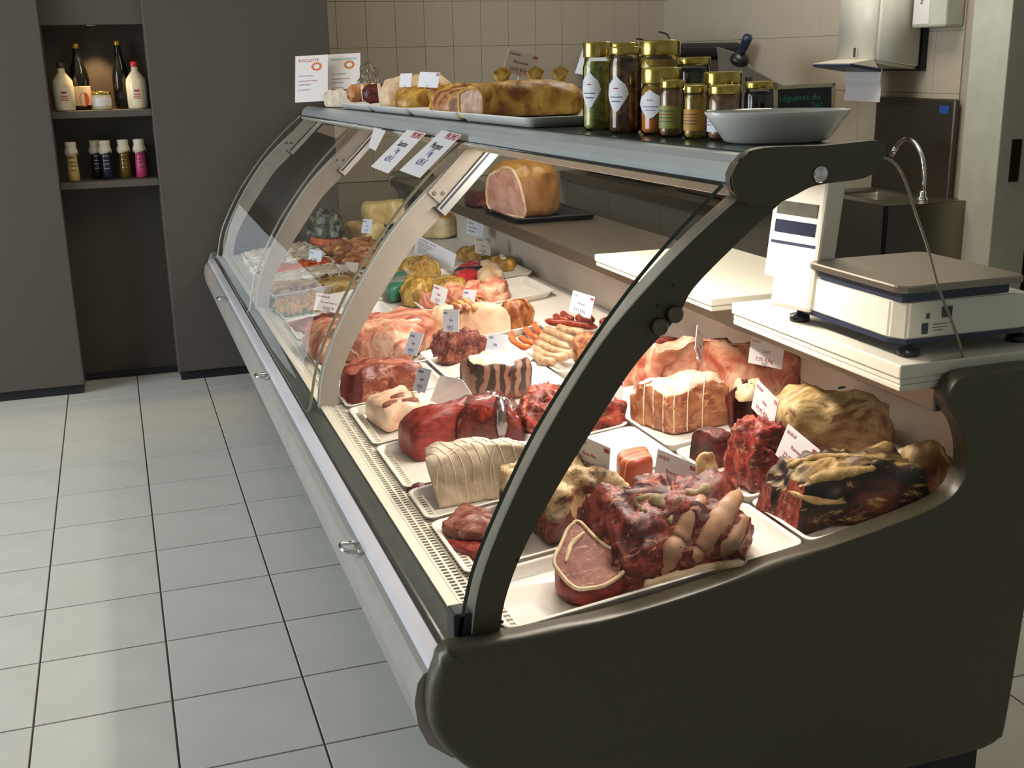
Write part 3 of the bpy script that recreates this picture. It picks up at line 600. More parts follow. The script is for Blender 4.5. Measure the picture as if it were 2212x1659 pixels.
obj('back_panel', B(1.682, 1.70, -1.02, Y1, .60, .845), 'back_panel', case)
bm = bmesh.new(); box(bm, 1.52, 1.86, -1.02, Y1, .845, .885, bev=.003)
obj('worktop', bm, 'steel', case)
# canopy
cap = [(1.366, 1.286), (1.372, 1.267), (1.366, 1.247), (1.346, 1.235), (1.322, 1.231), (1.282, 1.229), (1.251, 1.225), (1.221, 1.213), (1.191, 1.204), (1.155, 1.205), (1.130, 1.219), (1.120, 1.237), (1.125, 1.257), (1.140, 1.274), (1.172, 1.284), (1.27, 1.283)]
loop = [(p.x, p.y) for p in cr([(x, z, 0) for x, z in cap], 4, True)]
bm = prism(loop, -1.045, -1.026); 
bmesh.ops.bevel(bm, geom=[e for f in bm.faces if len(f.verts) > 10 for e in f.edges], offset=.003, segments=2, affect='EDGES')
obj('canopy_end_cap', bm, 'panel', case)
obj('cap_screw', xform(lathe([(.012, -.002), (.0125, .004), (.009, .007)], seg=18), Matrix.Translation((1.264, -1.045, 1.243)) @ Matrix.Rotation(math.pi / 2, 4, 'X')), 'chrome', case, True)
sh = lambda x, z, y: z + drop(y)
body = [(1.176, 1.276), (1.150, 1.272), (1.136, 1.262), (1.128, 1.248), (1.126, 1.236), (1.24, 1.236), (1.36, 1.246), (1.366, 1.262), (1.36, 1.276)]
obj('canopy', prism(body, -1.03, 2.83, shift=sh), 'canopy', case)
obj('canopy_groove', prism([(1.128, 1.2365), (1.36, 1.2365), (1.36, 1.2335), (1.128, 1.2335)], -1.03, 2.83, shift=sh), 'groove', case)
obj('canopy_lower_strip', prism([(1.1235, 1.233), (1.30, 1.233), (1.25, 1.222), (1.145, 1.213), (1.1265, 1.218)], -1.03, 2.83, shift=sh), 'canopy_low', case)
obj('top_glass_shelf', prism([(1.165, 1.2755), (1.372, 1.2755), (1.372, 1.2768), (1.165, 1.2768)], -1.035, 2.83, shift=sh), 'glass_edge', case)
M['tube'] = emit('fluorescent_tube', '#fff0dd', 3.0)
obj('lamp_tube', tube([(1.235, -.95, 1.207 + drop(-.95)), (1.235, 2.75, 1.207 + drop(2.75))], .006), 'tube', case)
# curved arms with brackets
AO = [(.725, .577), (.737, .657), (.760, .726), (.805, .820), (.863, .918), (.935, 1.020), (1.006, 1.094), (1.078, 1.159), (1.150, 1.214)]
AI = [(.769, .577), (.780, .642), (.810, .718), (.862, .805), (.920, .890), (.986, .980), (1.051, 1.043), (1.080, 1.088), (1.153, 1.151), (1.222, 1.205)]
def warp(x, z, y): return z + drop(y) * max(0, (z - .577) / .65)
ao = [(p.x, p.y) for p in cr([(x, z, 0) for x, z in AO], 4)]; ai = [(p.x, p.y) for p in cr([(x, z, 0) for x, z in AI], 4)]
for k, (ya, yb) in enumerate(((-1.02, -.99), (.275, .30), (1.565, 1.59), (2.785, 2.81))):
    a = obj('arm', prism(ao + ai[::-1], ya, yb, shift=warp), 'panel' if k == 0 else 'arm_metal', case)  # near arm takes the darker panel colour to imitate its unlit side
    edge = [(x - .0015, z + .001) for x, z in ao] + [(x + .0005, z) for x, z in ao][::-1]
    obj('arm_edge', prism(edge, ya - .0005, yb + .0005, shift=warp), 'arm_edge', a)
    d_ = Vector((.7, 0, .72)).normalized(); n_ = Vector((-.72, 0, .7))
    if k:
        # hinge profile screwed beside the top of the arm
        def rot(u, w_, y): 
            p = Vector((1.055, 0, 1.125)) + d_ * u + n_ * w_; return (p.x, y, warp(p.x, p.z, y))
        def obox(u0, u1, w0, w1, y0, y1):
            bm = bmesh.new(); v = [bm.verts.new(rot(u, w_, y)) for y in (y0, y1) for u, w_ in ((u0, w0), (u1, w0), (u1, w1), (u0, w1))]
            for q in ((0, 1, 2, 3), (7, 6, 5, 4), (0, 4, 5, 1), (1, 5, 6, 2), (2, 6, 7, 3), (3, 7, 4, 0)): bm.faces.new([v[i] for i in q])
            return bm
        obj('bracket_plate', obox(-.03, .16, -.03, .012, ya - .006, ya - .001), 'arm_metal', a)
        obj('bracket_profile', obox(-.045, .16, -.058, -.03, ya - .016, yb), 'alu', a)
        obj('bracket_slot', obox(-.040, .158, -.040, -.034, ya - .0165, ya - .0155), 'groove', a)
        obj('bracket_foot', obox(-.049, -.045, -.056, -.024, ya - .014, yb - .002), 'black_plastic', a)
        for u, w_ in ((-.006, -.018), (-.020, -.002)):
            p = Vector(rot(u, w_, ya - .006))
            obj('screw', xform(lathe([(.0055, 0), (.005, .002)], seg=12), Matrix.Translation(p) @ Matrix.Rotation(math.pi / 2, 4, 'X')), 'steel_dark', a)
        if k == 1:
            p = rot(.16, -.044, (ya + yb) / 2)
            obj('bracket_end_cap', obox(.158, .182, -.060, -.026, ya - .018, yb + .002), 'rubber', a)
    else:
        for x, z in ((1.046, 1.052), (1.022, 1.036)):
            obj('clamp_knob', xform(lathe([(.0125, 0), (.0125, .016), (.010, .018)], seg=18), Matrix.Translation((x, -1.018, z)) @ Matrix.Rotation(math.pi / 2, 4, 'X') @ Matrix.Translation((0, 0, -.004))), 'steel_dark', a, True)
        for x, z in ((1.045, 1.094), (1.022, 1.066), (.80, .705), (.775, .61)):
            obj('screw', xform(lathe([(.0028, 0), (.0026, .001)], seg=10), Matrix.Translation((x, -1.0195, z)) @ Matrix.Rotation(math.pi / 2, 4, 'X')), 'rubber', a)
# glass: three bent panes and the flat near side pane
GP = [(.690, .569), (.702, .585), (.716, .653), (.735, .718), (.779, .812), (.829, .903), (.899, 1.003), (.970, 1.091), (1.041, 1.165), (1.118, 1.235)]
gp = [(p.x, p.y) for p in cr([(x, z, 0) for x, z in GP], 4)]
for k, (ya, yb) in enumerate(((-1.022, .284), (.290, 1.574), (1.580, 2.825))):
    th = .006; inn = []
    for i, (x, z) in enumerate(gp):
        x1, z1 = gp[min(i + 1, len(gp) - 1)]; x0, z0 = gp[max(i - 1, 0)]
        t = Vector((x1 - x0, z1 - z0)).normalized(); inn.append((x + t.y * th, z - t.x * th))
    bm = bmesh.new()
    ys = [ya, yb]
    A = [[bm.verts.new((x, y, warp(x, z, y))) for x, z in gp] for y in ys]; I = [[bm.verts.new((x, y, warp(x, z, y))) for x, z in inn] for y in ys]
    for i in range(len(gp) - 1):
        bm.faces.new((A[0][i], A[0][i + 1], A[1][i + 1], A[1][i]))
        for q, flip in ((0, 0), (1, 1)):
            f = bm.faces.new((A[q][i], I[q][i], I[q][i + 1], A[q][i + 1])); f.material_index = 1 if k == 0 and q == 0 else 2
    for s_ in (0, -1):
        f = bm.faces.new((A[0][s_], A[1][s_], I[1][s_], I[0][s_])); f.material_index = 1
    obj('front_glass', bm, ['glass', 'glass_edge', 'glass_edge_lt'], case, True, keep=True)
SR = [(1.384, 1.262), (1.415, 1.250), (1.437, 1.222), (1.461, 1.171), (1.487, 1.119), (1.515, 1.051), (1.549, .988), (1.572, .939), (1.580, .905)]
sr = [(p.x, p.y) for p in cr([(x, z, 0) for x, z in SR], 3)]
bm = bmesh.new()
front = ai[2:]
pts = front + sr + [(1.565, .80), (1.56, .75), (1.50, .695), (1.35, .664), (1.1, .622), (.9, .598), (.79, .597)]
bm.faces.new([bm.verts.new((x, -1.013, z)) for x, z in pts])
bmesh.ops.triangulate(bm, faces=bm.faces)
sg = obj('side_glass', bm, 'glass', case)
obj('side_glass_edge', tube([(x, -1.013, z) for x, z in sr], .0022, 6), 'glass_edge_lt', sg)
# bag hooks on the bumper
for y in (-.545, .735, 1.93):
    h = cr([(.652, y - .025, .552), (.628, y - .018, .556), (.622, y, .557), (.628, y + .018, .556), (.652, y + .025, .552)], 5)
    obj('bag_hook', tube(h, .0045, 8), 'chrome', case, True)
obj('corner_block', B(.700, .728, -1.022, -.985, .56, .635, bev=.004), 'rubber', case)
# ---------------------------------------------------------------- flesh materials
M['beef'] = meatmat('beef', ['#3a0f0c', '#5e1b15', '#7d2b20', '#9a4a38'], scale=30, patch=['#8f5a44', '#b98a68'], patch_lo=.60, streak=('#b07a5c', (20, 60, 60)), bump=.6)
M['beef_cut'] = meatmat('beef_cut_face', ['#6a3026', '#7d4234', '#8f5444'], scale=34, patch=['#a97c60', '#c09a78'], patch_lo=.64, streak=('#b28c70', (30, 90, 60)), bump=.2)
M['beef_fat'] = meatmat('beef_fat_cover', ['#4a1612', '#702419', '#8a3a2a'], cap=['#6d5c42', '#a58a62', '#c4a67c', '#d2b88e'], cap_lo=.05, cap_w=.14, scale=22, bump=.8, dist=.006, streak=('#a8795a', (20, 60, 60)))
M['beef_aged'] = meatmat('beef_aged', ['#0e0906', '#20100a', '#3c1810', '#5c2a1a'], cap=['#a88a56', '#6b5230', '#2a1c10', '#1a110a'], cap_lo=.45, cap_w=.2, scale=12, stretch=(.6, 1.5, 1.5), patch=['#8f7444', '#b3945a'], patch_lo=.57, streak=('#a88c54', (8, 34, 34), (0, 0, .4), .58), bump=.6, rough=.55)
M['beef_tan'] = meatmat('beef_aged_fat', ['#5e2a18', '#86522e', '#a57c4a'], cap=['#8a6a40', '#a88a5a', '#c2a676', '#7a5c38'], cap_lo=-.1, cap_w=.25, scale=20, stretch=(.6, 1.8, 1.2), streak=('#6a4a30', (14, 70, 50), (0, 0, .5), .57), bump=.6)
M['beef_dark'] = meatmat('beef_dark', ['#2c0e0b', '#481612', '#64221a'], scale=30, streak=('#7d3a2c', (30, 80, 80)), bump=.4)
M['beef_lean'] = meatmat('beef_lean', ['#681812', '#7d2219', '#8f2e22'], scale=60, stretch=(.5, 1.5, 1), rough=.36, streak=('#9c4534', (26, 110, 90), (0, 0, .6), .57), bump=.25)
M['beef_bits'] = meatmat('beef_pieces', ['#4a120e', '#74201a', '#963226', '#a85238'], scale=34, stretch=(.6, 1.4, 1), patch=['#b8846a', '#c9a088'], patch_lo=.60, streak=('#b4805f', (20, 70, 60)), bump=.7)
M['tied_fat'] = meatmat('tied_roast_fat', ['#b9a58b', '#cdbba0', '#d9c9ae', '#c8b8a0'], scale=11, rough=.5, bump=.25)
M['pork'] = meatmat('pork', ['#a8503c', '#c07a5e', '#d29c80', '#ddb496'], scale=17, stretch=(.7, 1.4, 1), patch=['#98402e', '#b45c44'], patch_lo=.60, streak=('#b0604a', (10, 36, 30), (0, 0, -.4), .60), bump=.5)
M['pork_fat'] = meatmat('pork_fat_cover', ['#7a4028', '#945c3a', '#a8714a'], cap=['#d0a088', '#dfb8a0', '#e8c8b4'], cap_lo=.42, cap_w=.12, scale=24, bump=.45, streak=('#b98a64', (20, 60, 60)))
M['pork_rind'] = meatmat('pork_rind', ['#c49a7c', '#d8b597', '#e3c8ab'], scale=12, bump=.2)
M['ribs'] = meatmat('rib_face', ['#4a2018', '#6a3226', '#8a4a34'], wave=(11, 'X', ['#33201a', '#54352a', '#6e4836', '#8a6450'], 9.0), cap=['#c4aa88', '#d8c4a4', '#e2d2b8'], cap_lo=.72, cap_w=.10, scale=22, streak=('#a8805e', (60, 60, 14), (0, 0, 0), .60), bump=.6)
M['lamb'] = meatmat('lamb_leg', ['#8a4a38', '#a8684f', '#bc8268', '#c9a084'], scale=13, stretch=(.6, 1.6, 1), patch=['#8f3c2a', '#a4482e'], patch_lo=.60, streak=('#cfb49a', (8, 30, 24), (0, 0, .35), .57), bump=.6, dist=.006)
M['lamb_dark'] = meatmat('lamb_shoulder', ['#662a24', '#823c30', '#9a5240', '#b08264'], scale=14, patch=['#a8845e', '#c0a27a'], patch_lo=.56, streak=('#b8926c', (10, 40, 30), (0, 0, .3)), bump=.6)
M['minced'] = meatmat('dark_tenderloin', ['#3f1812', '#642a20', '#824034', '#9a5e4a'], scale=30, bump=1.0, dist=.008, streak=('#a86e58', (30, 60, 60)))
M['belly'] = meatmat('striped_belly', ['#a8683f', '#b98458'], wave=(9, 'Y', ['#8f3a20', '#b8805a', '#c9a888', '#a0522f'], 2.0), scale=20, bump=.25)
M['brown_meat'] = meatmat('roasted_brown', ['#6e3a20', '#915732', '#b07a48', '#c69a68'], scale=18, bump=.5)
M['sausage_tan'] = meatmat('sausage_tan', ['#94714f', '#a98763', '#b99a78'], scale=50, bump=.15, rough=.35)
M['sausage_orange'] = meatmat('sausage_orange', ['#a34a24', '#b95f33', '#c4733f'], scale=50, bump=.1, rough=.32)
M['sausage_red'] = meatmat('sausage_red', ['#5e1d16', '#84301f', '#9c4529'], scale=50, bump=.1, rough=.32)
M['crust'] = meatmat('pastry_crust', ['#6e4318', '#96691f', '#b38836', '#c8a14d'], scale=16, bump=.4, patch=['#5a3312', '#7a4a1c'], patch_lo=.62)
M['pate_in'] = meatmat('pate_filling', ['#9b7c66', '#b3927a', '#c5a78f'], scale=45, bump=.2)
M['terrine'] = meatmat('terrine', ['#8a6a32', '#aa8a4c', '#c2a866', '#9a6a3a'], scale=30, stretch=(.4, 1.5, 1), bump=.3)
M['salad'] = meatmat('mixed_salad', ['#8a5a30', '#b98a4a', '#d0ab6c', '#a84e2c', '#7d8a3a'], scale=38, bump=.9, dist=.008)
M['lettuce'] = meatmat('lettuce', ['#33461a', '#4f6a28', '#76903f'], scale=26, bump=.8, dist=.006)
M['cream'] = meatmat('cream_salad', ['#c5b299', '#d6c6b0', '#e0d5c4'], scale=30, bump=.6)
M['shrimp'] = meatmat('brown_salad', ['#5a3a28', '#8a5a3c', '#b08a5c', '#c9b283'], scale=40, bump=.9, dist=.008)
M['carrot'] = meatmat('grated_carrot', ['#b5441c', '#cf5c2c', '#dd8050'], scale=60, bump=.8)
M['cheese'] = meatmat('cheese', ['#b89a5c', '#c9b078', '#d6c08e'], scale=10, bump=.1)
M['pate_block'] = meatmat('pate_block', ['#b79c6e', '#c6ad80', '#cfb98f'], cap=['#b9772a', '#c98a34', '#d39a48'], cap_lo=.5, cap_w=.1, scale=16, bump=.15)
M['duck'] = meatmat('smoked_duck', ['#7d5a24', '#a57f36', '#bf9a4c', '#8a6a3a'], scale=16, bump=.3, rough=.3)
M['skin'] = meatmat('duck_breast_skin', ['#c3a27c', '#d2b593', '#dcc5a8'], scale=14, bump=.15)
M['ham'] = meatmat('ham_rind', ['#7d4f26', '#94683a', '#a9805a'], cap=['#8a5f20', '#a3742c', '#b08038'], cap_lo=.35, cap_w=.2, scale=7, bump=.12, rough=.4)
M['ham_cut'] = meatmat('ham_cut_face', ['#a5786a', '#bb9183', '#c9a596'], scale=16, bump=.08, patch=['#8f5c52', '#a06d60'], patch_lo=.62)

M['fat_grey'] = meatmat('fat_greyish', ['#6a5c42', '#8f7c58', '#a8926c'], scale=40, rough=.55, bump=.6)
M['fat_old'] = meatmat('fat_yellowed', ['#8a6e40', '#a88a55', '#bfa26c'], scale=40, rough=.5, bump=.5)
M['dark_bag'] = meatmat('clear_bag_contents', ['#25261c', '#3f3d2e', '#5c5846', '#7d786a'], scale=34, bump=.8, rough=.25)
def smoothpoly(fp, n):
    k = len(fp); out = cr([(x, y, 0) for x, y in fp], max(2, n // k), True)
    return out
def blobmesh(fp, h, base=None, lift=.006, e=.62, amp=.09, freq=22, n=64, rings=13, seed=0, tuck=.90, tilt=None):
    """irregular lump: footprint polygon (world metres) inflated to height h, wrinkled with noise"""
    base = base or (lambda x, y: deckz(x))
    P = smoothpoly(fp, n); c = sum(P, Vector()) / len(P); N_ = len(P)
    bm = bmesh.new(); rr = []
    lv = [(0, tuck, 0), (0.06, .97, 0)]
    for k in range(rings):
        a = k / rings * math.pi / 2; lv.append((.16 + .84 * math.sin(a) ** e, math.cos(a) ** e, 0))
    off = Vector((seed * 3.7, seed * 1.3, seed * 2.1))
    size = math.sqrt(max((p - c).length for p in P) * h)
    A = amp * size
    def disp(v):
        q = (v + off) * freq
        return noise.fractal(q, .9, 2.1, 4) + .35 * noise.noise(q * .45)
    for t, s, _ in lv:
        ring = []
        for p in P:
            v = c + (p - c) * s; zl = t * h
            if tilt: zl *= 1 + tilt[0] * (v.x - c.x) + tilt[1] * (v.y - c.y)
            w = Vector((v.x, v.y, zl)); d = disp(w) * A
            dr = (p - c).normalized() * (.35 + .65 * s)
            w = w + Vector((dr.x * d * .8, dr.y * d * .8, d * min(1, t * 1.4) * (1 if t > .05 else 0)))
            ring.append(bm.verts.new((w.x, w.y, base(w.x, w.y) + lift + max(0, w.z))))
        rr.append(ring)
    for a_, b_ in zip(rr, rr[1:]):
        for i in range(N_): bm.faces.new((a_[i], a_[(i + 1) % N_], b_[(i + 1) % N_], b_[i]))
    top = sum((v.co for v in rr[-1]), Vector()) / N_
    tv = bm.verts.new(top)
    for i in range(N_): bm.faces.new((rr[-1][i], rr[-1][(i + 1) % N_], tv))
    bm.faces.new(rr[0][::-1])
    bmesh.ops.recalc_face_normals(bm, faces=bm.faces)
    return bm
def cut(bm, co, no, mi):
    """slice away what lies on the +no side and close it with a flat face of material mi"""
    r = bmesh.ops.bisect_plane(bm, geom=bm.verts[:] + bm.edges[:] + bm.faces[:], plane_co=co, plane_no=no, clear_outer=True)
    es = [g for g in r['geom_cut'] if isinstance(g, bmesh.types.BMEdge)]
    f = bmesh.ops.contextual_create(bm, geom=es)
    for q in f.get('faces', []): q.material_index = mi; q.smooth = False
def sliceloop(o, co, no, out=.0006):
    """ordered loop where a plane meets the surface: a string tied round a roast"""
    bm = bmesh.new(); bm.from_mesh(o.data); bm.transform(o.matrix_basis)
    r = bmesh.ops.bisect_plane(bm, geom=bm.verts[:] + bm.edges[:] + bm.faces[:], plane_co=co, plane_no=no, clear_outer=False)
    es = [g for g in r['geom_cut'] if isinstance(g, bmesh.types.BMEdge)]
    nb = {}
    for e_ in es:
        a, b_ = e_.verts; nb.setdefault(a, []).append(b_); nb.setdefault(b_, []).append(a)
    if not nb: bm.free(); return []
    st = max(nb, key=lambda v: v.co.z); path = [st]; prev = None
    while True:
        nx = [v for v in nb[path[-1]] if v is not prev]
        if not nx or nx[0] is st or len(path) > 400: break
        prev = path[-1]; path.append(nx[0])
    c = sum((v.co for v in path), Vector()) / len(path)
    pts = [v.co + (v.co - c).normalized() * out for v in path]; bm.free()
    return pts[::2]
def local(o, c):
    o.data.transform(Matrix.Translation(-Vector(c))); o.location = c
def meat(key, name, label, mats, cat='meat', group=None, cuts=(), parts=None, **k):
    fp, h, l = FOOT[key]
    k.setdefault('seed', sum(map(ord, key)) % 97)
    bm = blobmesh(fp, h, lift=.006 + l, **k)
    for f in bm.faces: f.smooth = True
    for co, no, mi in cuts: cut(bm, Vector(co), Vector(no), mi)
    cx = sum(p[0] for p in fp) / len(fp); cy = sum(p[1] for p in fp) / len(fp)
    o = obj(name, bm, mats)
    local(o, (cx, cy, deckz(cx) + l))
    return tag(o, label, cat, group)
def addpart(name, bm, mat, par, smooth=True):
    o = obj(name, bm, mat, None, smooth)
    o.parent = par; o.matrix_parent_inverse = Matrix.Translation(-par.location)
    return o
def strings(o, axis, ts, r=.0011):
    fp = [o.matrix_basis @ v.co for v in o.data.vertices]
    ax = Vector(axis).normalized(); lo = min(p.dot(ax) for p in fp); hi = max(p.dot(ax) for p in fp)
    for t in ts:
        q = lo + (hi - lo) * t
        L_ = sliceloop(o, ax * q, ax)
        if len(L_) > 5: addpart('string', tube(L_, r, 5, closed=True), 'string', o)

# ---------------------------------------------------------------- trays on the deck
def rrect(x0, x1, y0, y1, r, n=4):
    out = []
    for cx, cy, a0 in ((x1 - r, y1 - r, 0), (x0 + r, y1 - r, 90), (x0 + r, y0 + r, 180), (x1 - r, y0 + r, 270)):
        for i in range(n + 1):
            a = math.radians(a0 + 90 * i / n); out.append((cx + r * math.cos(a), cy + r * math.sin(a)))
    return out
def traymesh(x0, x1, y0, y1, h=.026, base=None, r=.02, wall=.014, th=.003):
    base = base or (lambda x, y: deckz(x))
    lv = [(wall + .002, 0), (0.004, h - .004), (0, h - .001), (.001, h), (.007, h), (.009, h - .002), (wall + .004, th), ]
    bm = bmesh.new(); rr = []
    for ins, z in lv:
        rr.append([bm.verts.new((x, y, base(x, y) + z + .0012)) for x, y in rrect(x0 + ins, x1 - ins, y0 + ins, y1 - ins, max(.004, r - ins * .3))])
    n = len(rr[0])
    for a, b_ in zip(rr, rr[1:]):
        for i in range(n): bm.faces.new((a[i], a[(i + 1) % n], b_[(i + 1) % n], b_[i]))
    bm.faces.new(rr[0][::-1]); bm.faces.new(rr[-1])
    return bm
def tray(x0, x1, y0, y1, label, h=.024, mat='tray', name='display_tray', group='white trays on the counter deck'):
    o = obj(name, traymesh(x0, x1, y0, y1, h), mat, None, True)
    local(o, ((x0 + x1) / 2, (y0 + y1) / 2, deckz((x0 + x1) / 2)))
    return tag(o, label, 'tray', group)

from mathutils.bvhtree import BVHTree
def surfpath(o, targets, n=6, sink=.0):
    """points on the lump's own skin under a row of targets, met from the shop side"""
    V0 = Vector((.305, -2.478, 1.411))
    vs = [o.matrix_basis @ v.co for v in o.data.vertices]; t = BVHTree.FromPolygons(vs, [p.vertices[:] for p in o.data.polygons])
    out = []
    for q in cr(targets, n):
        d = (q - V0).normalized(); h = t.ray_cast(V0, d)
        if h[0] is not None: out.append(h[0] - d * .001 + d * sink)
    return out
def skinpart(name, o, targets, r, mat, seg=8, sink=0.0, wob=.25, n=6, ends=.6):
    P = surfpath(o, targets, n, sink); k = len(P)
    if k < 3: return
    rad = [r * (1 + wob * noise.noise(p * 40)) * (ends + (1 - ends) * math.sin(math.pi * i / (k - 1)) ** .5) for i, p in enumerate(P)]
    return addpart(name, tube(P, rad, seg), mat, o)
TR = [(.785, 1.300, -1.010, -.812, 'white tray nearest the end panel under the beef rib roast'),
 (1.306, 1.640, -1.010, -.815, 'white tray in the near back corner under the dark aged beef'),
 (.785, 1.140, -.800, -.560, 'white tray under the two thin raw steaks and fat-covered beef'),
 (1.15, 1.300, -.805, -.590, 'small white tray under the striped pork belly piece'),
 (1.306, 1.660, -.805, -.520, 'white tray under the large tan aged beef joint'),
 (.785, 1.120, -.548, -.385, 'white tray under the tied fat roast'),
 (1.13, 1.300, -.575, -.340, 'mostly empty white tray behind the nearest curved arm'),
 (1.306, 1.680, -.500, -.100, 'white tray under the pale pork joints'),
 (.785, 1.10, -.375, -.095, 'white tray under the red roast wrapped in film'),
 (1.11, 1.300, -.330, -.06, 'white tray under the loose red meat pieces'),
 (.785, 1.03, -.085, .215, 'white tray under the fat-rimmed chop'),
 (1.045, 1.300, -.05, .255, 'white tray under the dark rib block'),
 (1.306, 1.56, .115, .375, 'white tray under the sausages'),
 (.785, 1.05, .225, .470, 'white tray under the nearer lamb leg'),
 (1.06, 1.300, .265, .575, 'white tray under the dark lumpy tenderloin'),
 (.785, 1.17, .48, .96, 'white tray under the large pale lamb leg'),
 (1.18, 1.45, .585, .92, 'white tray under the pork rib block'),
 (.785, 1.12, 1.00, 1.30, 'white tray under the flat reddish cut'),
 (1.20, 1.62, .945, 1.24, 'white tray under the lamb ribs and duck packs'),
 (.785, 1.13, 1.31, 1.56, 'white tray under the terrine with lettuce'),
 (1.30, 1.66, 1.26, 1.62, 'white tray under the far pie and red packets')]
for x0, x1, y0, y1, lab in TR: tray(x0, x1, y0, y1, lab)

# ------------------------------------------------ near beef
o = meat('rib', 'beef_rib_roast', 'big raw beef rib roast with bare rib bones at the near end panel', ['beef'], e=.62, amp=.13, freq=26, n=120, rings=20, tilt=(0, 2.6))
b_ = lambda x, y, z: Vector((x, y, deckz(x) + z))
skinpart('rib_bone', o, [(1.202, -.834, .671), (1.131, -.916, .663), (1.075, -.977, .657), (1.03, -1.032, .651)], .0185, 'bone', 10, .013, .5)
skinpart('rib_bone', o, [(1.276, -.835, .68), (1.208, -.905, .672), (1.138, -.971, .664), (1.086, -1.018, .658)], .0180, 'bone', 10, .013, .5)
skinpart('rib_bone', o, [(1.237, -.926, .675), (1.189, -.976, .67), (1.132, -1.034, .663)], .013, 'bone', 10, .009, .5)
skinpart('fat_strip', o, [(1.023, -.985, .611), (1.084, -.988, .618), (1.136, -.997, .624), (1.187, -1.012, .63)], .011, 'fat', 8, .0, .4)
for tgt, r in (([(1.098, -.841, .699), (1.096, -.878, .699), (1.103, -.916, .7)], .008), ([(1.136, -.884, .704), (1.10, -.93, .70), (1.074, -.958, .697)], .007), ([(1.061, -.908, .695), (1.068, -.858, .696), (1.098, -.845, .699)], .009), ([(1.153, -.867, .706), (1.17, -.87, .70), (1.2, -.877, .711)], .008)):
    skinpart('fat_lump', o, tgt, r * 1.3, 'fat_grey', 8, .007, 1.2)
fp, h, l = FOOT['steak']
o = meat('steak', 'thick_beef_steak', 'thick raw beef steak with a fat rim leaning at the near tray corner', ['beef_lean', 'beef_cut'], e=.35, amp=.08, freq=20, n=90, rings=14, cuts=[((.93, -.9, deckz(.93) + .066), (-.22, -.30, .93), 1)])
rim = []
bm = bmesh.new(); bm.from_mesh(o.data)
for f in bm.faces:
    if f.material_index == 1:
        rim = [o.matrix_basis @ v.co for v in f.verts]
bm.free()
if len(rim) > 8: addpart('fat_rim', tube(rim[::2], .0035, 6, closed=True), 'fat', o); skinpart('fat_seam', o, [(.975, -.855, .655), (.942, -.883, .651), (.925, -.91, .65), (.909, -.938, .648)], .004, 'fat', 6, .001, .8)
o = meat('aged', 'aged_beef_joint', 'dark dry-aged beef joint with yellow fat streaks in the near back tray', ['beef_aged', 'beef_bits'], e=.55, amp=.14, freq=20, n=120, rings=18, cuts=[((1.325, -.95, .7), (-.96, -.15, .12), 1)])
for tgt, r in (([(1.367, -.84, .71), (1.427, -.833, .717), (1.49, -.867, .724), (1.527, -.921, .729)], .006), ([(1.366, -.913, .71), (1.40, -.90, .71), (1.437, -.917, .718), (1.484, -.928, .724)], .010), ([(1.315, -.923, .704), (1.331, -.98, .706), (1.368, -1.017, .71)], .005)):
    skinpart('fat_seam', o, tgt, r, 'fat_old', 8, .003, .9, 8, .3)
meat('agedtail', 'beef_shank_piece', 'tan rounded beef piece at the far right behind the dark aged joint', ['beef_tan'], amp=.12, n=60)
o = meat('agedbig', 'aged_beef_loin', 'large tan fat-covered beef loin at the counter back beside the boards', ['beef_tan'], e=.6, amp=.10, n=100, rings=16)
addpart('green_stamp', blobmesh([(1.565, -.700), (1.578, -.700), (1.580, -.692), (1.566, -.690)], .002, base=lambda x, y: deckz(x) + .1405, lift=0, n=12, rings=2, amp=0), plain('green_ink', '#1f6e62'), o)
meat('chunk', 'beef_chuck_piece', 'ragged red beef chuck with fat in front of the tan loin', ['beef_bits'], amp=.2, freq=30, n=80, rings=14)
meat('redround', 'red_beef_round', 'small dark red round of beef left of the ragged chuck', ['beef_dark'], e=.5, amp=.08)
o = meat('boneend', 'beef_bone_end', 'dark beef end with pale bone behind the ragged chuck', ['beef_dark'], amp=.2, freq=34)
addpart('fat_flap', blobmesh([(1.475, -.485), (1.52, -.492), (1.538, -.45), (1.50, -.43)], .03, base=lambda x, y: deckz(x) + .075, lift=0, n=24, rings=6, amp=.3, freq=60), 'fat', o)
meat('belly', 'striped_pork_belly', 'small striped pork belly piece standing between two red-lettered cards', ['belly'], e=.3, amp=.04, n=40)
meat('behindsign', 'small_beef_offcut', 'small tan and red beef offcut behind the second red-lettered card', ['beef_tan'], amp=.15)
meat('fatbeef', 'fat_covered_beef', 'beef joint with mottled cream fat seen just right of the near arm', ['beef_fat', 'beef_dark'], e=.55, amp=.12, freq=24, n=120, rings=18, cuts=[((.905, -.62, .65), (-.93, .33, .05), 1)])
o = meat('steakB', 'thin_beef_steak', 'lower thin raw steak with a yellow fat edge next to the grille', ['beef_lean'], amp=.12, freq=30)
o = meat('steakA', 'thin_beef_steak', 'brownish thin raw steak lying over the lower one', ['beef_cut'], amp=.12, freq=30)
o.location.z += .012
o = meat('tied', 'tied_fat_roast', 'long cream fat-wrapped roast tied with string behind the front glass', ['tied_fat', 'beef_dark'], e=.55, amp=.05, n=110, rings=16, cuts=[((.822, -.46, .62), (-.90, .25, -.25), 1)])
ax = Vector((.93, .30, .1))
strings(o, ax, [.12, .2, .28, .36, .44, .52, .60, .68, .76], .0008)
for yy in (-.445, -.48): strings(o, Vector((-.30, .93, .0)), [.42 if yy > -.46 else .64], .0012)
addpart('dark_trimming', blobmesh([(.787, -.375), (.822, -.395), (.835, -.375), (.81, -.362)], .02, n=24, rings=5, amp=.25, freq=50), 'beef_dark', o)
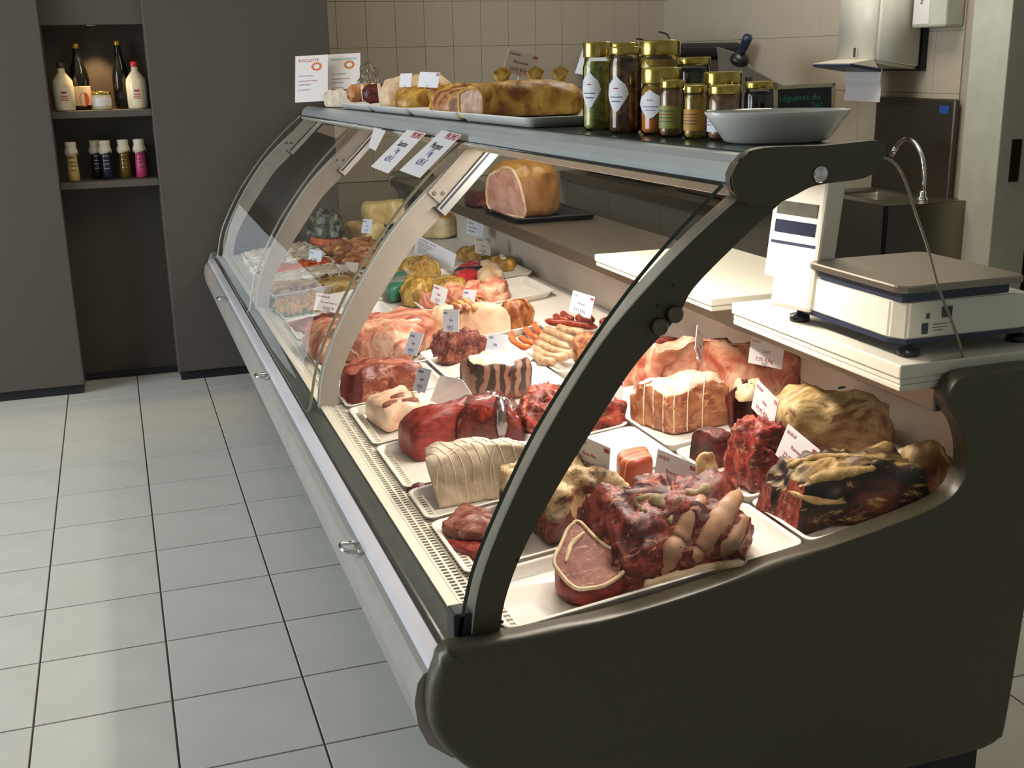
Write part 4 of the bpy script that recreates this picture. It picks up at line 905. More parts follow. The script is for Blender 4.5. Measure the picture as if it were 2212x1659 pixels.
o = meat('bagroast', 'film_wrapped_roast', 'smooth bright red beef roast wrapped in clear film', ['beef_lean'], e=.6, amp=.04, n=100, rings=16)
fp, h, l = FOOT['bagroast']
cc = Vector((sum(p[0] for p in fp) / len(fp), sum(p[1] for p in fp) / len(fp), 0))
big = [tuple(((Vector((x, y, 0)) - cc) * 1.035 + cc)[:2]) for x, y in fp if x > .93]
addpart('plastic_film', blobmesh(big, h * 1.05, n=60, rings=12, amp=.06, freq=30, seed=5), 'film', o)
skinpart('film_gather', o, [(1.085, -.115, .69), (1.062, -.165, .685), (1.045, -.215, .67), (1.03, -.262, .63)], .012, 'film_white', 7, -.004, 1.1)  # gathered film end; the pale strip also stands in for its highlight
meat('redA', 'red_meat_piece', 'loose bright red meat piece behind the film-wrapped roast', ['beef_bits'], amp=.22, freq=30, n=80)
meat('redB', 'red_meat_piece', 'dark red meat slab right of the near arm below the pork', ['beef_bits'], amp=.2, freq=30, n=80)
o = meat('porktied', 'tied_pork_roast', 'pale pink pork roast tied with string in the curved white tray', ['pork_fat'], e=.5, amp=.07, n=100, rings=16)
strings(o, Vector((.75, -.62, 0)), [.16, .28, .40, .52, .64, .76], .0012)
meat('porkloin', 'pork_loin', 'large pinkish pork loin with ragged left end against the back panel', ['pork'], e=.6, amp=.13, freq=18, n=120, rings=16)
meat('slices', 'pork_slices', 'dark-edged thin meat slices behind the pork loin', ['beef_bits'], amp=.12)
meat('porkbits', 'pork_trimmings', 'small pink pork trimmings left of the pork loin', ['pork'], amp=.25)
o = meat('ribblock', 'beef_short_rib_block', 'square block of dark short ribs with a white fat top', ['ribs'], e=.3, amp=.06, n=80, rings=12)
o = meat('chop', 'fat_rimmed_chop', 'thick chop with cream fat rim near the grille at the second arm', ['pork_rind', 'beef_cut'], e=.4, amp=.06, n=70)
for k, (x, y) in enumerate(((.86, .06), (.885, .10), (.90, .05))):
    addpart('lean_patch', blobmesh([(x - .018, y - .012), (x + .018, y - .02), (x + .02, y + .014), (x - .012, y + .016)], .010, base=lambda x, y: deckz(x) + .060, lift=-.002, n=20, rings=4, amp=.2), 'beef_cut', o)
meat('leg1', 'lamb_shoulder', 'dark red lamb shoulder right behind the second arm foot', ['lamb_dark', 'beef_lean'], e=.6, amp=.08, n=100, cuts=[((.80, .30, .6), (-.88, -.42, .2), 1)])
meat('leg2', 'lamb_joint', 'large pale lamb leg lying across the second bay', ['lamb'], e=.65, amp=.10, freq=16, n=120, rings=16)
meat('flat', 'flat_meat_cut', 'flat reddish meat cut near the grille behind the lamb leg', ['lamb_dark'], amp=.08)
meat('tender', 'lumpy_dark_tenderloin', 'lumpy dark tenderloin under the pale pork block', ['minced'], e=.6, amp=.18, freq=36, n=90)
o = meat('porkblock', 'pork_rib_block', 'pale pork block with ribs on top behind the lumpy tenderloin', ['pork_rind', 'ribs'], e=.4, amp=.06, n=80)
for k in range(5):
    xx = 1.20 + .022 * k
    addpart('rib', tube(cr([b_(xx, .755, .100), b_(xx + .005, .70, .108), b_(xx + .008, .64, .098)], 5), .0085, 8), 'brown_meat', o)
meat('hock', 'brown_pork_hock', 'brownish pork hock at the left end of the sausages', ['brown_meat'], amp=.14, freq=26, n=70)
meat('pinkbit', 'pink_meat_bit', 'small salmon-pink meat bit left of the lamb ribs', ['pork'], amp=.12)
meat('lambribs', 'lamb_rib_pieces', 'pinkish lamb rib pieces behind the pork block', ['pork'], amp=.2, freq=28, n=80)
meat('brownchunk', 'brown_sausage_meat', 'brown meat chunk at the right end of the tan sausages', ['brown_meat'], amp=.2, freq=40)
# sausages
names = dict(tan=('thick_sausage', 'sausage_tan', .0125, 'thick pale tan sausages', 'thick pale tan sausage in the pile beside the near glass edge'),
             orange=('thin_orange_sausage', 'sausage_orange', .0095, 'thin orange sausages', 'thin curved orange sausage at the left of the tan sausages'),
             red=('dark_red_sausage', 'sausage_red', .0105, 'dark red sausages', 'dark reddish sausage in the row behind the tan ones'))
for kind, lst in TUBES.items():
    nm, mt, r, grp, lab = names[kind]
    for i, pts in enumerate(lst):
        P = cr(pts, 6); n = len(P)
        rad = [r * (1 - .75 * max(0, abs(2 * j / (n - 1) - 1) - .8) / .2) for j in range(n)]
        o = obj(nm, tube(P, rad, 10), mt, None, True); c = sum(P, Vector()) / n; local(o, c)
        POS = ['nearest the counter front', 'second from the counter front', 'third from the counter front', 'fourth from the counter front', 'fifth from the counter front', 'lowest in the pile', 'last at the right end']
        tag(o, lab.split(' in the')[0].split(' at the')[0] + ', ' + POS[i] + ' among the ' + grp.split()[-2] + ' ones', 'sausage', grp)
# sheet of waxed paper standing by the rib block
bm = bmesh.new(); pr_ = [(.985, .165, .012), (1.02, .02, .012), (1.05, .00, .05), (1.035, .05, .085), (1.01, .155, .075)]
v = [bm.verts.new(b_(*p)) for p in pr_]; w = [bm.verts.new(q.co + Vector((-.0012, 0, .0004))) for q in v]
bm.faces.new(v); bm.faces.new(w[::-1])
for i in range(5): bm.faces.new((v[i], w[i], w[(i + 1) % 5], v[(i + 1) % 5]))
o = obj('waxed_paper_sheet', bm, 'card'); local(o, (1.02, .08, deckz(1.02))); tag(o, 'folded white waxed paper standing in front of the short ribs', 'paper')

# ------------------------------------------------ far end: terrines, salads, packs
o = meat('terrineA', 'pastry_terrine', 'long golden terrine in pastry beside the second arm from the end', ['terrine'], e=.3, amp=.05, freq=30)
meat('terrineB', 'salad_on_lettuce', 'mixed salad heap on lettuce below the golden terrine', ['salad'], amp=.22, freq=45)
meat('lettuce1', 'lettuce_leaves', 'green lettuce leaves edging the terrine tray', ['lettuce'], amp=.5, freq=60, cat='lettuce')
sal = [(1.60, 1.79, 'shrimp', 'brown shellfish salad in the nearest long dish of the far bay'), (1.81, 2.0, 'cream', 'cream salad in the second long dish of the far bay'),
       (2.02, 2.2, 'carrot', 'orange grated carrot salad in a long white dish'), (2.22, 2.42, 'cream', 'pale salad in the fourth long white dish'), (2.44, 2.66, 'cream', 'pale salad in the dish nearest the far end panel')]
for k, (ya, yb, mt, lab) in enumerate(sal):
    x1 = 1.10 if k != 4 else 1.08
    if k == 0: x1 = 1.13
    o = tray(.79, x1, ya + .005, yb, ['long white dish of brown shellfish salad', 'long white dish of cream salad beside the shellfish salad', 'long white dish of orange grated carrot', 'long white dish of pale salad beyond the carrot', 'long white dish of pale salad at the far end panel'][k], h=.045, name='salad_dish', group='long salad dishes')
    fpx = [(.81, ya + .025), (.95, ya + .02), (x1 - .02, ya + .025), (x1 - .02, yb - .02), (.95, yb - .016), (.81, yb - .02)]
    bm = blobmesh(fpx, .045, e=.4, amp=.2, freq=50, n=60, rings=8, seed=k + 3)
    q = obj('salad', bm, mt, None, True); local(q, (.95, (ya + yb) / 2, deckz(.95))); tag(q, lab, 'salad', None)
meat('cheese', 'cheese_wedge', 'large pale cheese wedge at the far back corner', ['cheese'], e=.3, amp=.03, cat='cheese')
meat('pate1', 'pate_slab', 'pale yellow pate slab in front of the cheese wedge', ['cheese'], e=.3, amp=.03, cat='pate')
meat('salami', 'smoked_sausage_heap', 'brown smoked meat heap in the far bay', ['brown_meat'], amp=.22, freq=34)
meat('salmonred', 'red_fish_packet', 'flat bright orange-red packet near the far end panel', ['carrot'], e=.3, amp=.04, cat='packet')
meat('baggreen', 'clear_salad_bag', 'clear gathered bag of dark leaves at the far end', ['dark_bag'], amp=.25, freq=40, e=.9, cat='bag')
fp, h, l = FOOT['baggreen']
meat('ring', 'sausage_ring', 'reddish brown smoked sausage ring in the far bay', ['brown_meat'], amp=.14, freq=40)
meat('duckA', 'vacuum_packed_duck', 'golden vacuum-packed duck below the printed sheet', ['duck'], amp=.14, freq=34, cat='packet', group='golden vacuum packs')
meat('duckB', 'vacuum_packed_duck', 'golden vacuum pack standing right of the green box', ['duck'], amp=.12, freq=34, cat='packet', group='golden vacuum packs')
meat('duckC', 'vacuum_packed_duck', 'pale golden vacuum pack left of the red and black packet', ['duck'], amp=.12, freq=34, cat='packet', group='golden vacuum packs')
meat('duckD', 'vacuum_packed_duck', 'golden vacuum pack at the back beside the pie', ['duck'], amp=.14, freq=34, cat='packet', group='golden vacuum packs')
M['green_pack'] = plain('green_pack', '#2f7058', .35, var=.1); M['red_pack'] = plain('red_pack', '#b02a30', .22, var=.1); M['grey_band'] = plain('grey_band', '#787d72', .4)
o = meat('greenbox', 'green_food_box', 'green food box with a grey band in the middle bay', ['green_pack'], e=.25, amp=.02, cat='box')
addpart('grey_band', blobmesh([(1.165, 1.37), (1.245, 1.33), (1.25, 1.40), (1.175, 1.44)], .064, n=24, rings=6, e=.25, amp=.02), 'grey_band', o)
o = meat('redpack', 'red_food_packet', 'glossy red food packet with a black band', ['red_pack'], e=.4, amp=.06, cat='packet')
addpart('black_band', blobmesh([(1.40, 1.33), (1.50, 1.29), (1.51, 1.35), (1.41, 1.39)], .064, n=24, rings=6, e=.4, amp=.06), 'black_plastic', o)
meat('breast', 'duck_breast', 'beige duck breast standing right of the red packet', ['skin'], e=.7, amp=.06)
o = meat('pie', 'round_meat_pie', 'round golden meat pie with pale stripe at the back', ['crust'], e=.6, amp=.06, cat='pie')
addpart('cream_stripe', blobmesh([(1.60, 1.44), (1.615, 1.43), (1.635, 1.51), (1.62, 1.52)], .006, base=lambda x, y: deckz(x) + .052, lift=0, n=16, rings=3, amp=.1), 'cream', o)
meat('pateblock', 'pate_block', 'big block of pate with an orange rind at the back under the worktop', ['pate_block'], e=.3, amp=.02, cat='pate')
# ---------------------------------------------------------------- price cards
def card(key, label, lines, ink='ink_blue', mat='card_blue', stem=.05, name='price_card', corner=None, group=None):
    c, u, v, w, h = CARDS[key]
    t = thing(name, label, 'price card', c, group)
    F = frame(c, u, v)
    bm = B(-w / 2, w / 2, -h / 2, h / 2, -.0006, .0006); obj('card', xform(bm, F), mat, t)
    if stem:
        bm = B(-.007, .007, -h / 2 - .004, -h / 2 + .007, -.0022, .0022); obj('clip', xform(bm, F), 'clear', t)
        p = F @ Vector((0, -h / 2 - .003, 0))
        obj('stem', tube([p, p - Vector((0, 0, stem))], .0012, 6), 'clear', t)
    for s, size, x, y, col in lines:
        text(s, size, col or ink, F, x * w - w / 2, y * h - h / 2, t)
    if corner:
        bm = B(-.012, .0, -.0035, .0035, .0007, .0011); obj('red_logo', xform(xform(bm, Matrix.Translation((w * .47, h * .36, 0))), F), corner, t)
        if True: text('label', .006, 'card', F, w * .335, h * .33, t)
    return t
def L3(a, b, c, s=1.0):
    return [(a, .0085, .06, .78, None), (b, .0095 * s, .5 - .0245 * len(b) * s, .47, None), (c, .0125, .5 - .033 * len(c), .14, None)]
K = dict(ink='ink_red', mat='card', corner='ink_red')
card('C1', 'white card with red print at the left above the fat-covered beef', L3('BOEUF', 'Faux filet', '24,50 €/kg'), **K)
card('C2', 'large white card with red print above the beef rib roast', L3('BOEUF', 'Entrecôte', '22,95 €/kg'), **K)
card('C3', 'white card with red print stuck in the dark aged joint', L3('BOEUF', 'Rumsteck', '22,95 €/kg'), **K)
card('C4', 'white card with red print stuck in the tan beef loin', L3('BOEUF', 'Rôti', '19,95 €/kg'), **K)
card('C5', 'white card with pink print at the right end of the pork loin', L3('PORC', 'Carré', '7,95 €/kg'), **K)
card('C6', 'white card turned edge-on standing in the middle of the pork loin', L3('PORC', 'Longe', '6,95 €/kg'), **K)
card('C7', 'plain white card by the near arm at the left end of the pork loin', [], ink='ink_red', mat='card')
card('C8', 'white card with red print right of the near arm above the dark red slab', L3('BOEUF', 'Basse côte', '12,95 €/kg'), **K)
card('C10', 'small white card between the sausages and the near arm', [], ink='ink_red', mat='card')
card('C11', 'white card with faint print standing behind the sausages', L3('PORC', 'Saucisse', '9,95 €/kg'), ink='ink_blue', mat='card', corner='ink_red', stem=.07)
K = dict(ink='ink_blue', mat='card_blue')
card('C12', 'bluish card with blue print on top of the pork rib block', L3('PORC', 'Côte', '8,95 €'), **K)
card('C13', 'bluish card among the lamb rib pieces', L3('AGNEAU', 'Côtes', '16,95 €'), **K)
card('C14', 'bluish card at the right end of the dark lumpy tenderloin', L3('PORC', 'Filet', '9,95 €'), **K)
card('C15', 'bluish card at the right end of the large pale lamb leg', L3('AGNEAU', 'Gigot', '18,95 €'), **K)
card('C16', 'bluish card leaning behind the fat-rimmed chop', L3('AGNEAU', 'Epaule', '14,95 €'), **K)
card('C17', 'white card with three lines standing in the salad on lettuce', L3('TRAITEUR', 'Terrine maison', '18,50 €', .9), ink='ink_dark', mat='card')
card('C18', 'pale card left of the lamb ribs below the golden packs', L3('AGNEAU', 'Collier', '9,95 €'), ink='ink_red', mat='card')
card('C19', 'white card with a blue line standing beside the round pie', L3('TRAITEUR', 'Tourte', '15,50 €'), ink='ink_blue', mat='card')
card('C20', 'small white card in front of the pale pate slab', L3('MAISON', 'Pâté', '13,50 €'), **K)
card('C22', 'grey-blue card at the front of the smoked meat heap', [], **K)
card('C24', 'plain white card right of the grey-blue card in the far bay', [], ink='ink_blue', mat='card')
card('C23', 'clear printed plastic card at the end of the salad dishes', L3('SALADE', 'Crevette', '16,50 €'), ink='ink_blue', mat='card_blue')
rows = [('CANARD GRAS', .010, .08, .84, 'ink_blue')] + [(s, .0065, .08, .72 - .085 * i, 'ink_dark' if i % 3 else 'ink_red') for i, s in enumerate(['Magret fumé tranché', 'Foie gras entier mi-cuit', 'Rillettes pur canard', 'Gésiers confits', 'Cuisses confites', 'Cou farci au foie gras', 'Terrine de canard', 'Pâté de campagne'])]
t = card('L1', 'large printed leaflet leaning over the golden vacuum packs', rows, mat='card_blue', stem=0, name='leaflet')
t = card('L2', 'small bluish leaflet with print leaning on the back panel', [('LISTE', .012, .1, .7, 'ink_dark'), ('des produits', .010, .1, .45, 'ink_red'), ('allergènes', .010, .1, .2, 'ink_dark')], mat='card_blue', stem=0, name='leaflet')
card('P2', 'tilted white card with dark print above the pastry pate on the counter top', L3('MAISON', 'Pâté croûte', '22,50 €/kg'), ink='ink_dark', mat='card', corner='ink_red', stem=.06)
card('P3', 'white card half hidden behind the tall olive jar', [], ink='ink_dark', mat='card')
card('P4', 'small plain white card at the left behind the brown loaf', [], mat='card', stem=.03)
card('P5', 'small white card with a red edge behind the brown loaf', [], mat='card', stem=.03, corner='ink_red')
for key, lab, ink, head in (('P1a', 'white poster with red heading and round picture at the far end of the counter top', 'ink_red', 'RACLETTE'), ('P1b', 'white poster with teal heading beside the red-headed one', 'ink_teal', 'BOURGUIGNON')):
    c, u, v, w, h = CARDS[key]
    t = card(key, lab, [(head, .019 if key == 'P1a' else .0145, .10, .86, ink)] + [('Prix par personne', .0085, .1, .55, 'ink_blue'), ('assortiment de viandes', .0085, .1, .44, 'ink_red'), ('et charcuteries', .0085, .1, .36, 'ink_blue'), ('sur commande', .0085, .1, .25, 'ink_blue')], mat='card', stem=0, name='poster')
    F = frame(c, u, v)
    obj('round_picture', xform(lathe([(.018, .0007), (.0181, .0010)], (.022, .05, 0), 20, sx=1.25), F), 'ink_orange', t)
    obj('picture_centre', xform(lathe([(.010, .0010), (.0101, .0013)], (.022, .05, 0), 20, sx=1.25), F), 'card', t)
    p = [F @ Vector(q) for q in ((-w / 2, -h / 2, -.002), (w / 2, -h / 2, -.002))]
    obj('stand', tube([p[0] + Vector((0, .03, -.004)), p[0], p[1], p[1] + Vector((0, .03, -.004))], .003, 6), 'clear', t)
# price strips hanging on the glass
for key, Q, lab in (('H1', H1, 'left long white price strip hanging on the front glass'), ('H2', H2, 'right long white price strip hanging on the front glass'), ('H3', H3, 'short plain strip hanging left of the two price strips')):
    p = [Vector(q) for q in Q]; c = sum(p, Vector()) / 4
    t = thing('price_strip', lab, 'price strip', c)
    nrm = (p[1] - p[0]).cross(p[2] - p[1]).normalized()
    if nrm.z < 0: nrm = -nrm
    bm = bmesh.new(); a = [bm.verts.new(q + nrm * .009) for q in p]; b2 = [bm.verts.new(q + nrm * .0080) for q in p]
    bm.faces.new(a); bm.faces.new(b2[::-1])
    for i in range(4): bm.faces.new((a[i], b2[i], b2[(i + 1) % 4], a[(i + 1) % 4]))
    obj('strip', bm, 'card', t)
    if key != 'H3':
        u = (p[1] - p[0]); v = (p[0] - p[3]); w, h = u.length, v.length
        F = frame(c + nrm * .0088, u, v)
        # the strip is long across the counter: print runs down it
        for s, size, x, y, col in (('PROMO', .030, .42, .84, 'ink_red'), ('Saucisse', .030, .22, .60, 'ink_dark') if key == 'H1' else ('Merguez', .030, .22, .60, 'ink_dark'), ('1 kg', .028, .38, .44, 'ink_blue'), ('6,95 €', .030, .30, .22, 'ink_blue')):
            text(s, size, col, F, x * w - w / 2, y * h - h / 2, t)
# ---------------------------------------------------------------- jars and food on the counter top
M['gold_lid'] = plain('gold_lid', '#b39d52', .22, metal=.9, var=.05)
M['olive'] = meatmat('olives_in_brine', ['#8a8a3c', '#b0ac58', '#ccc47c'], scale=60, rough=.15, bump=.1)
M['prune'] = meatmat('dark_fruit', ['#4a2e1a', '#74502a', '#a07838'], scale=50, rough=.15, bump=.1)
M['yellow_fruit'] = meatmat('yellow_preserve', ['#a88a35', '#c8a648', '#dcc070'], scale=40, rough=.15, bump=.1)
M['dark_green'] = meatmat('dark_green_preserve', ['#10170c', '#1f2a12', '#2f3a18'], scale=50, rough=.15, bump=.1)
M['orange_green'] = meatmat('mixed_pickles', ['#8a8a34', '#a8842e', '#cf6a24', '#e07e30'], scale=18, rough=.15, bump=.1)
M['brown_pres'] = meatmat('brown_preserve', ['#86644a', '#a37c60', '#b58e70'], scale=40, rough=.15, bump=.1)
M['label_white'] = plain('label_white', '#d9d8dc', .5, var=.01); M['label_green'] = plain('label_green', '#8f8f3e', .5); M['label_orange'] = plain('label_orange', '#c08a30', .5)
M['jar_black'] = plain('black_jar', '#14130f', .15)
def jar(x, y, r, h, lid_h, content, label, lab_kind=None, lid='gold_lid', name='preserve_jar', face=None, z0=None, cat='jar', group='preserve jars on the counter top'):
    z = shelfz(y) if z0 is None else z0
    t = thing(name, label, cat, (x, y, z), group)
    c = (x, y, z)
    hb = h - lid_h
    obj('contents', lathe([(r * .80, .003), (r * .92, .008), (r * .92, hb * .86), (r * .78, hb * .95)], c, 28), content, t, True)
    obj('glass_body', lathe([(r * .82, 0), (r * .98, .006), (r, .012), (r, hb * .86), (r * .90, hb * .95), (r * .88, hb + .004)], c, 28), 'jar_glass', t, True)
    obj('lid', lathe([(r * .97, hb), (r * .985, hb + .002), (r * .985, h - .003), (r * .95, h), (r * .80, h - .0012)], c, 28), lid, t, True)
    a0 = math.atan2(-.62, -1) if face is None else face
    def wrap(w, z0_, z1_, mat, nm, shape=None, n=14, out=.0009):
        bm = bmesh.new(); lo, hi = [], []
        for i in range(n + 1):
            s = -1 + 2 * i / n; a = a0 + s * w / r
            k = shape(s) if shape else (0, 1)
            lo.append(bm.verts.new((x + (r + out) * math.cos(a), y + (r + out) * math.sin(a), z + z0_ + (z1_ - z0_) * k[0])))
            hi.append(bm.verts.new((x + (r + out) * math.cos(a), y + (r + out) * math.sin(a), z + z0_ + (z1_ - z0_) * k[1])))
        for i in range(n): bm.faces.new((lo[i], lo[i + 1], hi[i + 1], hi[i]))
        obj(nm, bm, mat, t, True)
    if lab_kind == 'shield':
        sh_ = lambda s: (.5 - .5 * (1 - abs(s) ** 1.6) - (.04 if abs(s) < .3 else 0), .5 + .5 * (1 - abs(s) ** 2.2) - .10 * abs(math.sin(4 * s)))
        wrap(r * .85, h * .27, h * .68, 'label_white', 'label', sh_)
        for zz, mt, ww in ((.42, 'ink_blue', .42), (.37, 'ink_blue', .3), (.52, 'ink_red', .16)): wrap(r * ww, h * zz, h * (zz + .012), mt, 'print', None, 8, .0014)
    elif lab_kind:
        wrap(r * 1.35, h * .16, h * .56, lab_kind, 'label')
        for zz in (.46, .40, .34, .28): wrap(r * .7, h * zz, h * (zz + .014), 'ink_dark' if zz != .40 else 'ink_red', 'print', None, 8, .0014)
    return t
M['jar_glass'] = glassy('jar_glass', (.95, .96, .93), .03, .03, 1.0)
jar(1.252, -.262, .0305, .173, .030, 'olive', 'tall jar of green olives with a white shield label, leftmost in front', 'shield')
jar(1.243, -.415, .031, .160, .014, 'prune', 'tall jar of dark fruit with a white shield label beside the olives', 'shield')
jar(1.335, -.205, .032, .172, .026, 'yellow_fruit', 'tall jar at the back behind the olives, only its gold lid showing')
jar(1.345, -.355, .041, .172, .029, 'yellow_fruit', 'wide jar of yellow preserve with a big gold lid behind the dark fruit jar')
jar(1.372, -.445, .033, .138, .014, 'dark_green', 'dark green jar behind the mixed pickles')
jar(1.275, -.505, .038, .120, .028, 'orange_green', 'squat jar of orange and green pickles with a white shield label', 'shield')
jar(1.250, -.600, .0215, .098, .014, 'brown_pres', 'slim brown jar with a green printed label', 'label_green')
jar(1.256, -.678, .0195, .089, .013, 'yellow_fruit', 'slim yellow jar with an orange and white label', 'label_orange')
jar(1.275, -.742, .027, .089, .015, 'brown_pres', 'short brown jar with a white label next to the white dish', 'label_white')
jar(1.372, -.560, .036, .110, .027, 'brown_pres', 'jar with a tall gold lid in the back row behind the slim jars')
jar(1.405, -.635, .0265, .092, .013, 'jar_black', 'small black jar at the right end of the back row')
jar(1.318, -.545, .026, .090, .012, 'dark_green', 'small jar with flat gold lid squeezed between the slim jars')
# white oval dish with the little chalk board
M['ceramic'] = plain('white_ceramic', '#cfcdc6', .18, var=.01, coat=.3)
t = thing('oval_dish', 'white oval baking dish at the near end of the counter top', 'dish', (1.30, -.86, shelfz(-.86)))
bm = lathe([(.60, 0), (.72, .004), (.95, .040), (1.0, .048), (.985, .050), (.955, .048), (.915, .040), (.69, .009), (.3, .008)], (0, 0, 0), 40)
for v in bm.verts: v.co.x *= .118; v.co.y *= .072
xform(bm, Matrix.Translation((1.305, -.86, shelfz(-.86))) @ Matrix.Rotation(math.radians(-12), 4, 'Z'))
obj('bowl', bm, 'ceramic', t, True)
bm = B(-.012, .012, -.003, .003, 0, .030, bev=.002)
t = thing('chalk_board', 'small black chalk board in a pale wood frame standing in the white dish', 'sign', (1.375, -.80, shelfz(-.8) + .012))
M['pale_wood'] = plain('pale_wood', '#a79c7c', .6, var=.12, vscale=90); M['slate'] = plain('slate', '#15181c', .6); M['chalk_green'] = plain('chalk_green', '#2f8a55', .8); M['chalk_pink'] = plain('chalk_pink', '#8a3a5a', .8)
F = frame((1.392, -.80, shelfz(-.8) + .050), (.93, -.36, .03), (-.05, .12, .99))
w, h = .100, .074
bm = bmesh.new()
for a in ((-w / 2, w / 2, h / 2 - .006, h / 2), (-w / 2, w / 2, -h / 2, -h / 2 + .006), (-w / 2, -w / 2 + .006, -h / 2, h / 2), (w / 2 - .006, w / 2, -h / 2, h / 2)): box(bm, a[0], a[1], a[2], a[3], -.003, .003)
obj('frame', xform(bm, F), 'pale_wood', t); obj('slate', xform(B(-w / 2 + .004, w / 2 - .004, -h / 2 + .004, h / 2 - .004, -.002, .001), F), 'slate', t)
text('Légumes du', .014, 'chalk_green', F, -.042, .012, t); text('Sud', .012, 'chalk_green', F, .012, .000, t); text('confits 5,95 €', .0125, 'chalk_pink', F, -.042, -.018, t)
# trays with pies
base = lambda x, y: shelfz(y)
def toptray(x0, x1, y0, y1, label, h=.022):
    o = obj('serving_tray', traymesh(x0, x1, y0, y1, h, base, .022, .020), 'tray_blue', None, True); local(o, ((x0 + x1) / 2, (y0 + y1) / 2, shelfz((y0 + y1) / 2)))
    tag(o, label, 'tray', 'white trays on the counter top')
toptray(1.150, 1.46, -.10, .43, 'white tray on the counter top left of the jars')
toptray(1.150, 1.46, .45, .98, 'middle white tray on the counter top under the brown loaf')
toptray(1.150, 1.46, 1.00, 1.53, 'white tray on the counter top beyond the brown loaf')
toptray(1.150, 1.46, 1.55, 2.08, 'farthest white tray on the counter top')
def topfood(name, fp, h, mats, label, cat='pie', lift=.012, **k):
    cuts = k.pop('cuts', ())
    bm = blobmesh(fp, h, base=base, lift=lift, **k)
    for f in bm.faces: f.smooth = True
    for co, no, mi in cuts: cut(bm, Vector(co), Vector(no), mi)
    c = (sum(p[0] for p in fp) / len(fp), sum(p[1] for p in fp) / len(fp)); o = obj(name, bm, mats); local(o, (*c, shelfz(c[1])))
    return tag(o, label, cat)
o = topfood('pastry_pate', [(1.155, .33), (1.155, .43), (1.25, .435), (1.40, .43), (1.47, .40), (1.47, .33), (1.40, .30), (1.25, .315)], .086, ['crust', 'pate_in'], 'long pate in golden pastry with its round cut end facing the shop', e=.62, amp=.04, n=80, rings=14, cuts=[((1.175, .38, 1.3), (-.95, -.25, 0), 1)])
bm = bmesh.new(); bm.from_mesh(o.data)
rim = [o.matrix_basis @ v.co for f in bm.faces if f.material_index == 1 for v in f.verts]; bm.free()
if len(rim) > 8: addpart('crust_rim', tube(rim[::2], .0055, 6, closed=True), 'crust', o)
for k, (x, y) in enumerate(((1.27, .40), (1.36, .40), (1.43, .40))):
    n = 5
    bm = bmesh.new(); c_ = [bm.verts.new((x + .022 * math.sin(i * 1.2 - 2.4) * (1.3 if i % 2 else 1), y + .006 * i - .012, shelfz(y) + .090 + (.030 if i in (1, 3) else .044 if i == 2 else .002))) for i in range(5)]
    d_ = [bm.verts.new(v.co + Vector((0, .004, -.002))) for v in c_]
    bm.faces.new(c_); bm.faces.new(d_[::-1])
    for i in range(5): bm.faces.new((c_[i], d_[i], d_[(i + 1) % 5], c_[(i + 1) % 5]))
    addpart('pastry_leaf', bm, 'yellow_fruit', o, False)
topfood('bread_roll', [(1.37, .02), (1.37, .09), (1.45, .10), (1.48, .04), (1.44, -.01)], .055, ['crust'], 'golden brown pastry roll just left of the olive jar', amp=.06)
topfood('bread_roll', [(1.41, .12), (1.42, .20), (1.50, .20), (1.51, .12)], .075, ['crust'], 'darker pastry roll behind the golden roll', amp=.08)
topfood('brown_loaf', [(1.16, .62), (1.165, .72), (1.22, .78), (1.34, .77), (1.44, .72), (1.40, .62), (1.28, .57), (1.20, .57)], .066, ['brown_meat', 'pate_in'], 'dark roasted brown loaf on the middle white tray', cat='meat loaf', e=.7, amp=.08, cuts=[((1.20, .58, 1.3), (-.3, -.95, .15), 1)])
topfood('meat_pie', [(1.22, .86), (1.22, .94), (1.34, .96), (1.44, .92), (1.40, .84), (1.30, .82)], .074, ['crust'], 'golden pie behind the dark brown loaf', amp=.12, freq=40)
topfood('roast_poultry', [(1.28, .46), (1.30, .58), (1.44, .60), (1.46, .48), (1.38, .44)], .07, ['brown_meat'], 'lumpy dark roast between the loaf and the pastry pate', cat='meat', amp=.25, freq=34)
topfood('brown_terrine', [(1.18, 1.06), (1.18, 1.22), (1.30, 1.26), (1.42, 1.2), (1.40, 1.06)], .07, ['crust'], 'golden brown pie on the tray beyond the loaf', amp=.14, freq=40)
topfood('pie_slice', [(1.20, 1.36), (1.20, 1.46), (1.38, 1.48), (1.42, 1.38)], .105, ['skin', 'crust'], 'pale wedge of pie standing at the far trays', amp=.08)
for k, (y, lab) in enumerate(((1.66, 'nearer dark dried sausage on the far tray'), (1.95, 'farther dark dried sausage with white casing on the far tray'))):
    P = cr([(1.17, y + .02, shelfz(y) + .055), (1.26, y, shelfz(y) + .060), (1.38, y - .02, shelfz(y) + .056)], 8)
    n = len(P); o = obj('dried_sausage', tube(P, [.034 * (1 - .5 * max(0, abs(2 * j / (n - 1) - 1) - .8) / .2) for j in range(n)], 14), 'beef_dark' if k == 0 else 'brown_meat', None, True)
    local(o, (1.27, y, shelfz(y))); tag(o, lab, 'sausage')
    for j in (5, 8, 11): addpart('white_casing_band', tube([P[j], P[j + 1]], .0352, 14), 'cream', o)
topfood('round_sausage_loaf', [(1.16, 2.20), (1.16, 2.42), (1.26, 2.48), (1.36, 2.42), (1.36, 2.22)], .07, ['brown_meat', 'cream'], 'dark loaf with pale cut face at the far end of the counter top', cat='meat loaf', e=.5, amp=.06, lift=.002, cuts=[((1.185, 2.3, 1.2), (-.94, -.34, 0), 1)])
# gathered clear bag
o = topfood('clear_bag_of_nuts', [(1.26, 2.12), (1.26, 2.2), (1.34, 2.2), (1.34, 2.12)], .16, ['film'], 'clear gathered plastic bag standing before the posters', cat='bag', lift=.002, amp=.22, freq=34, e=1.2)
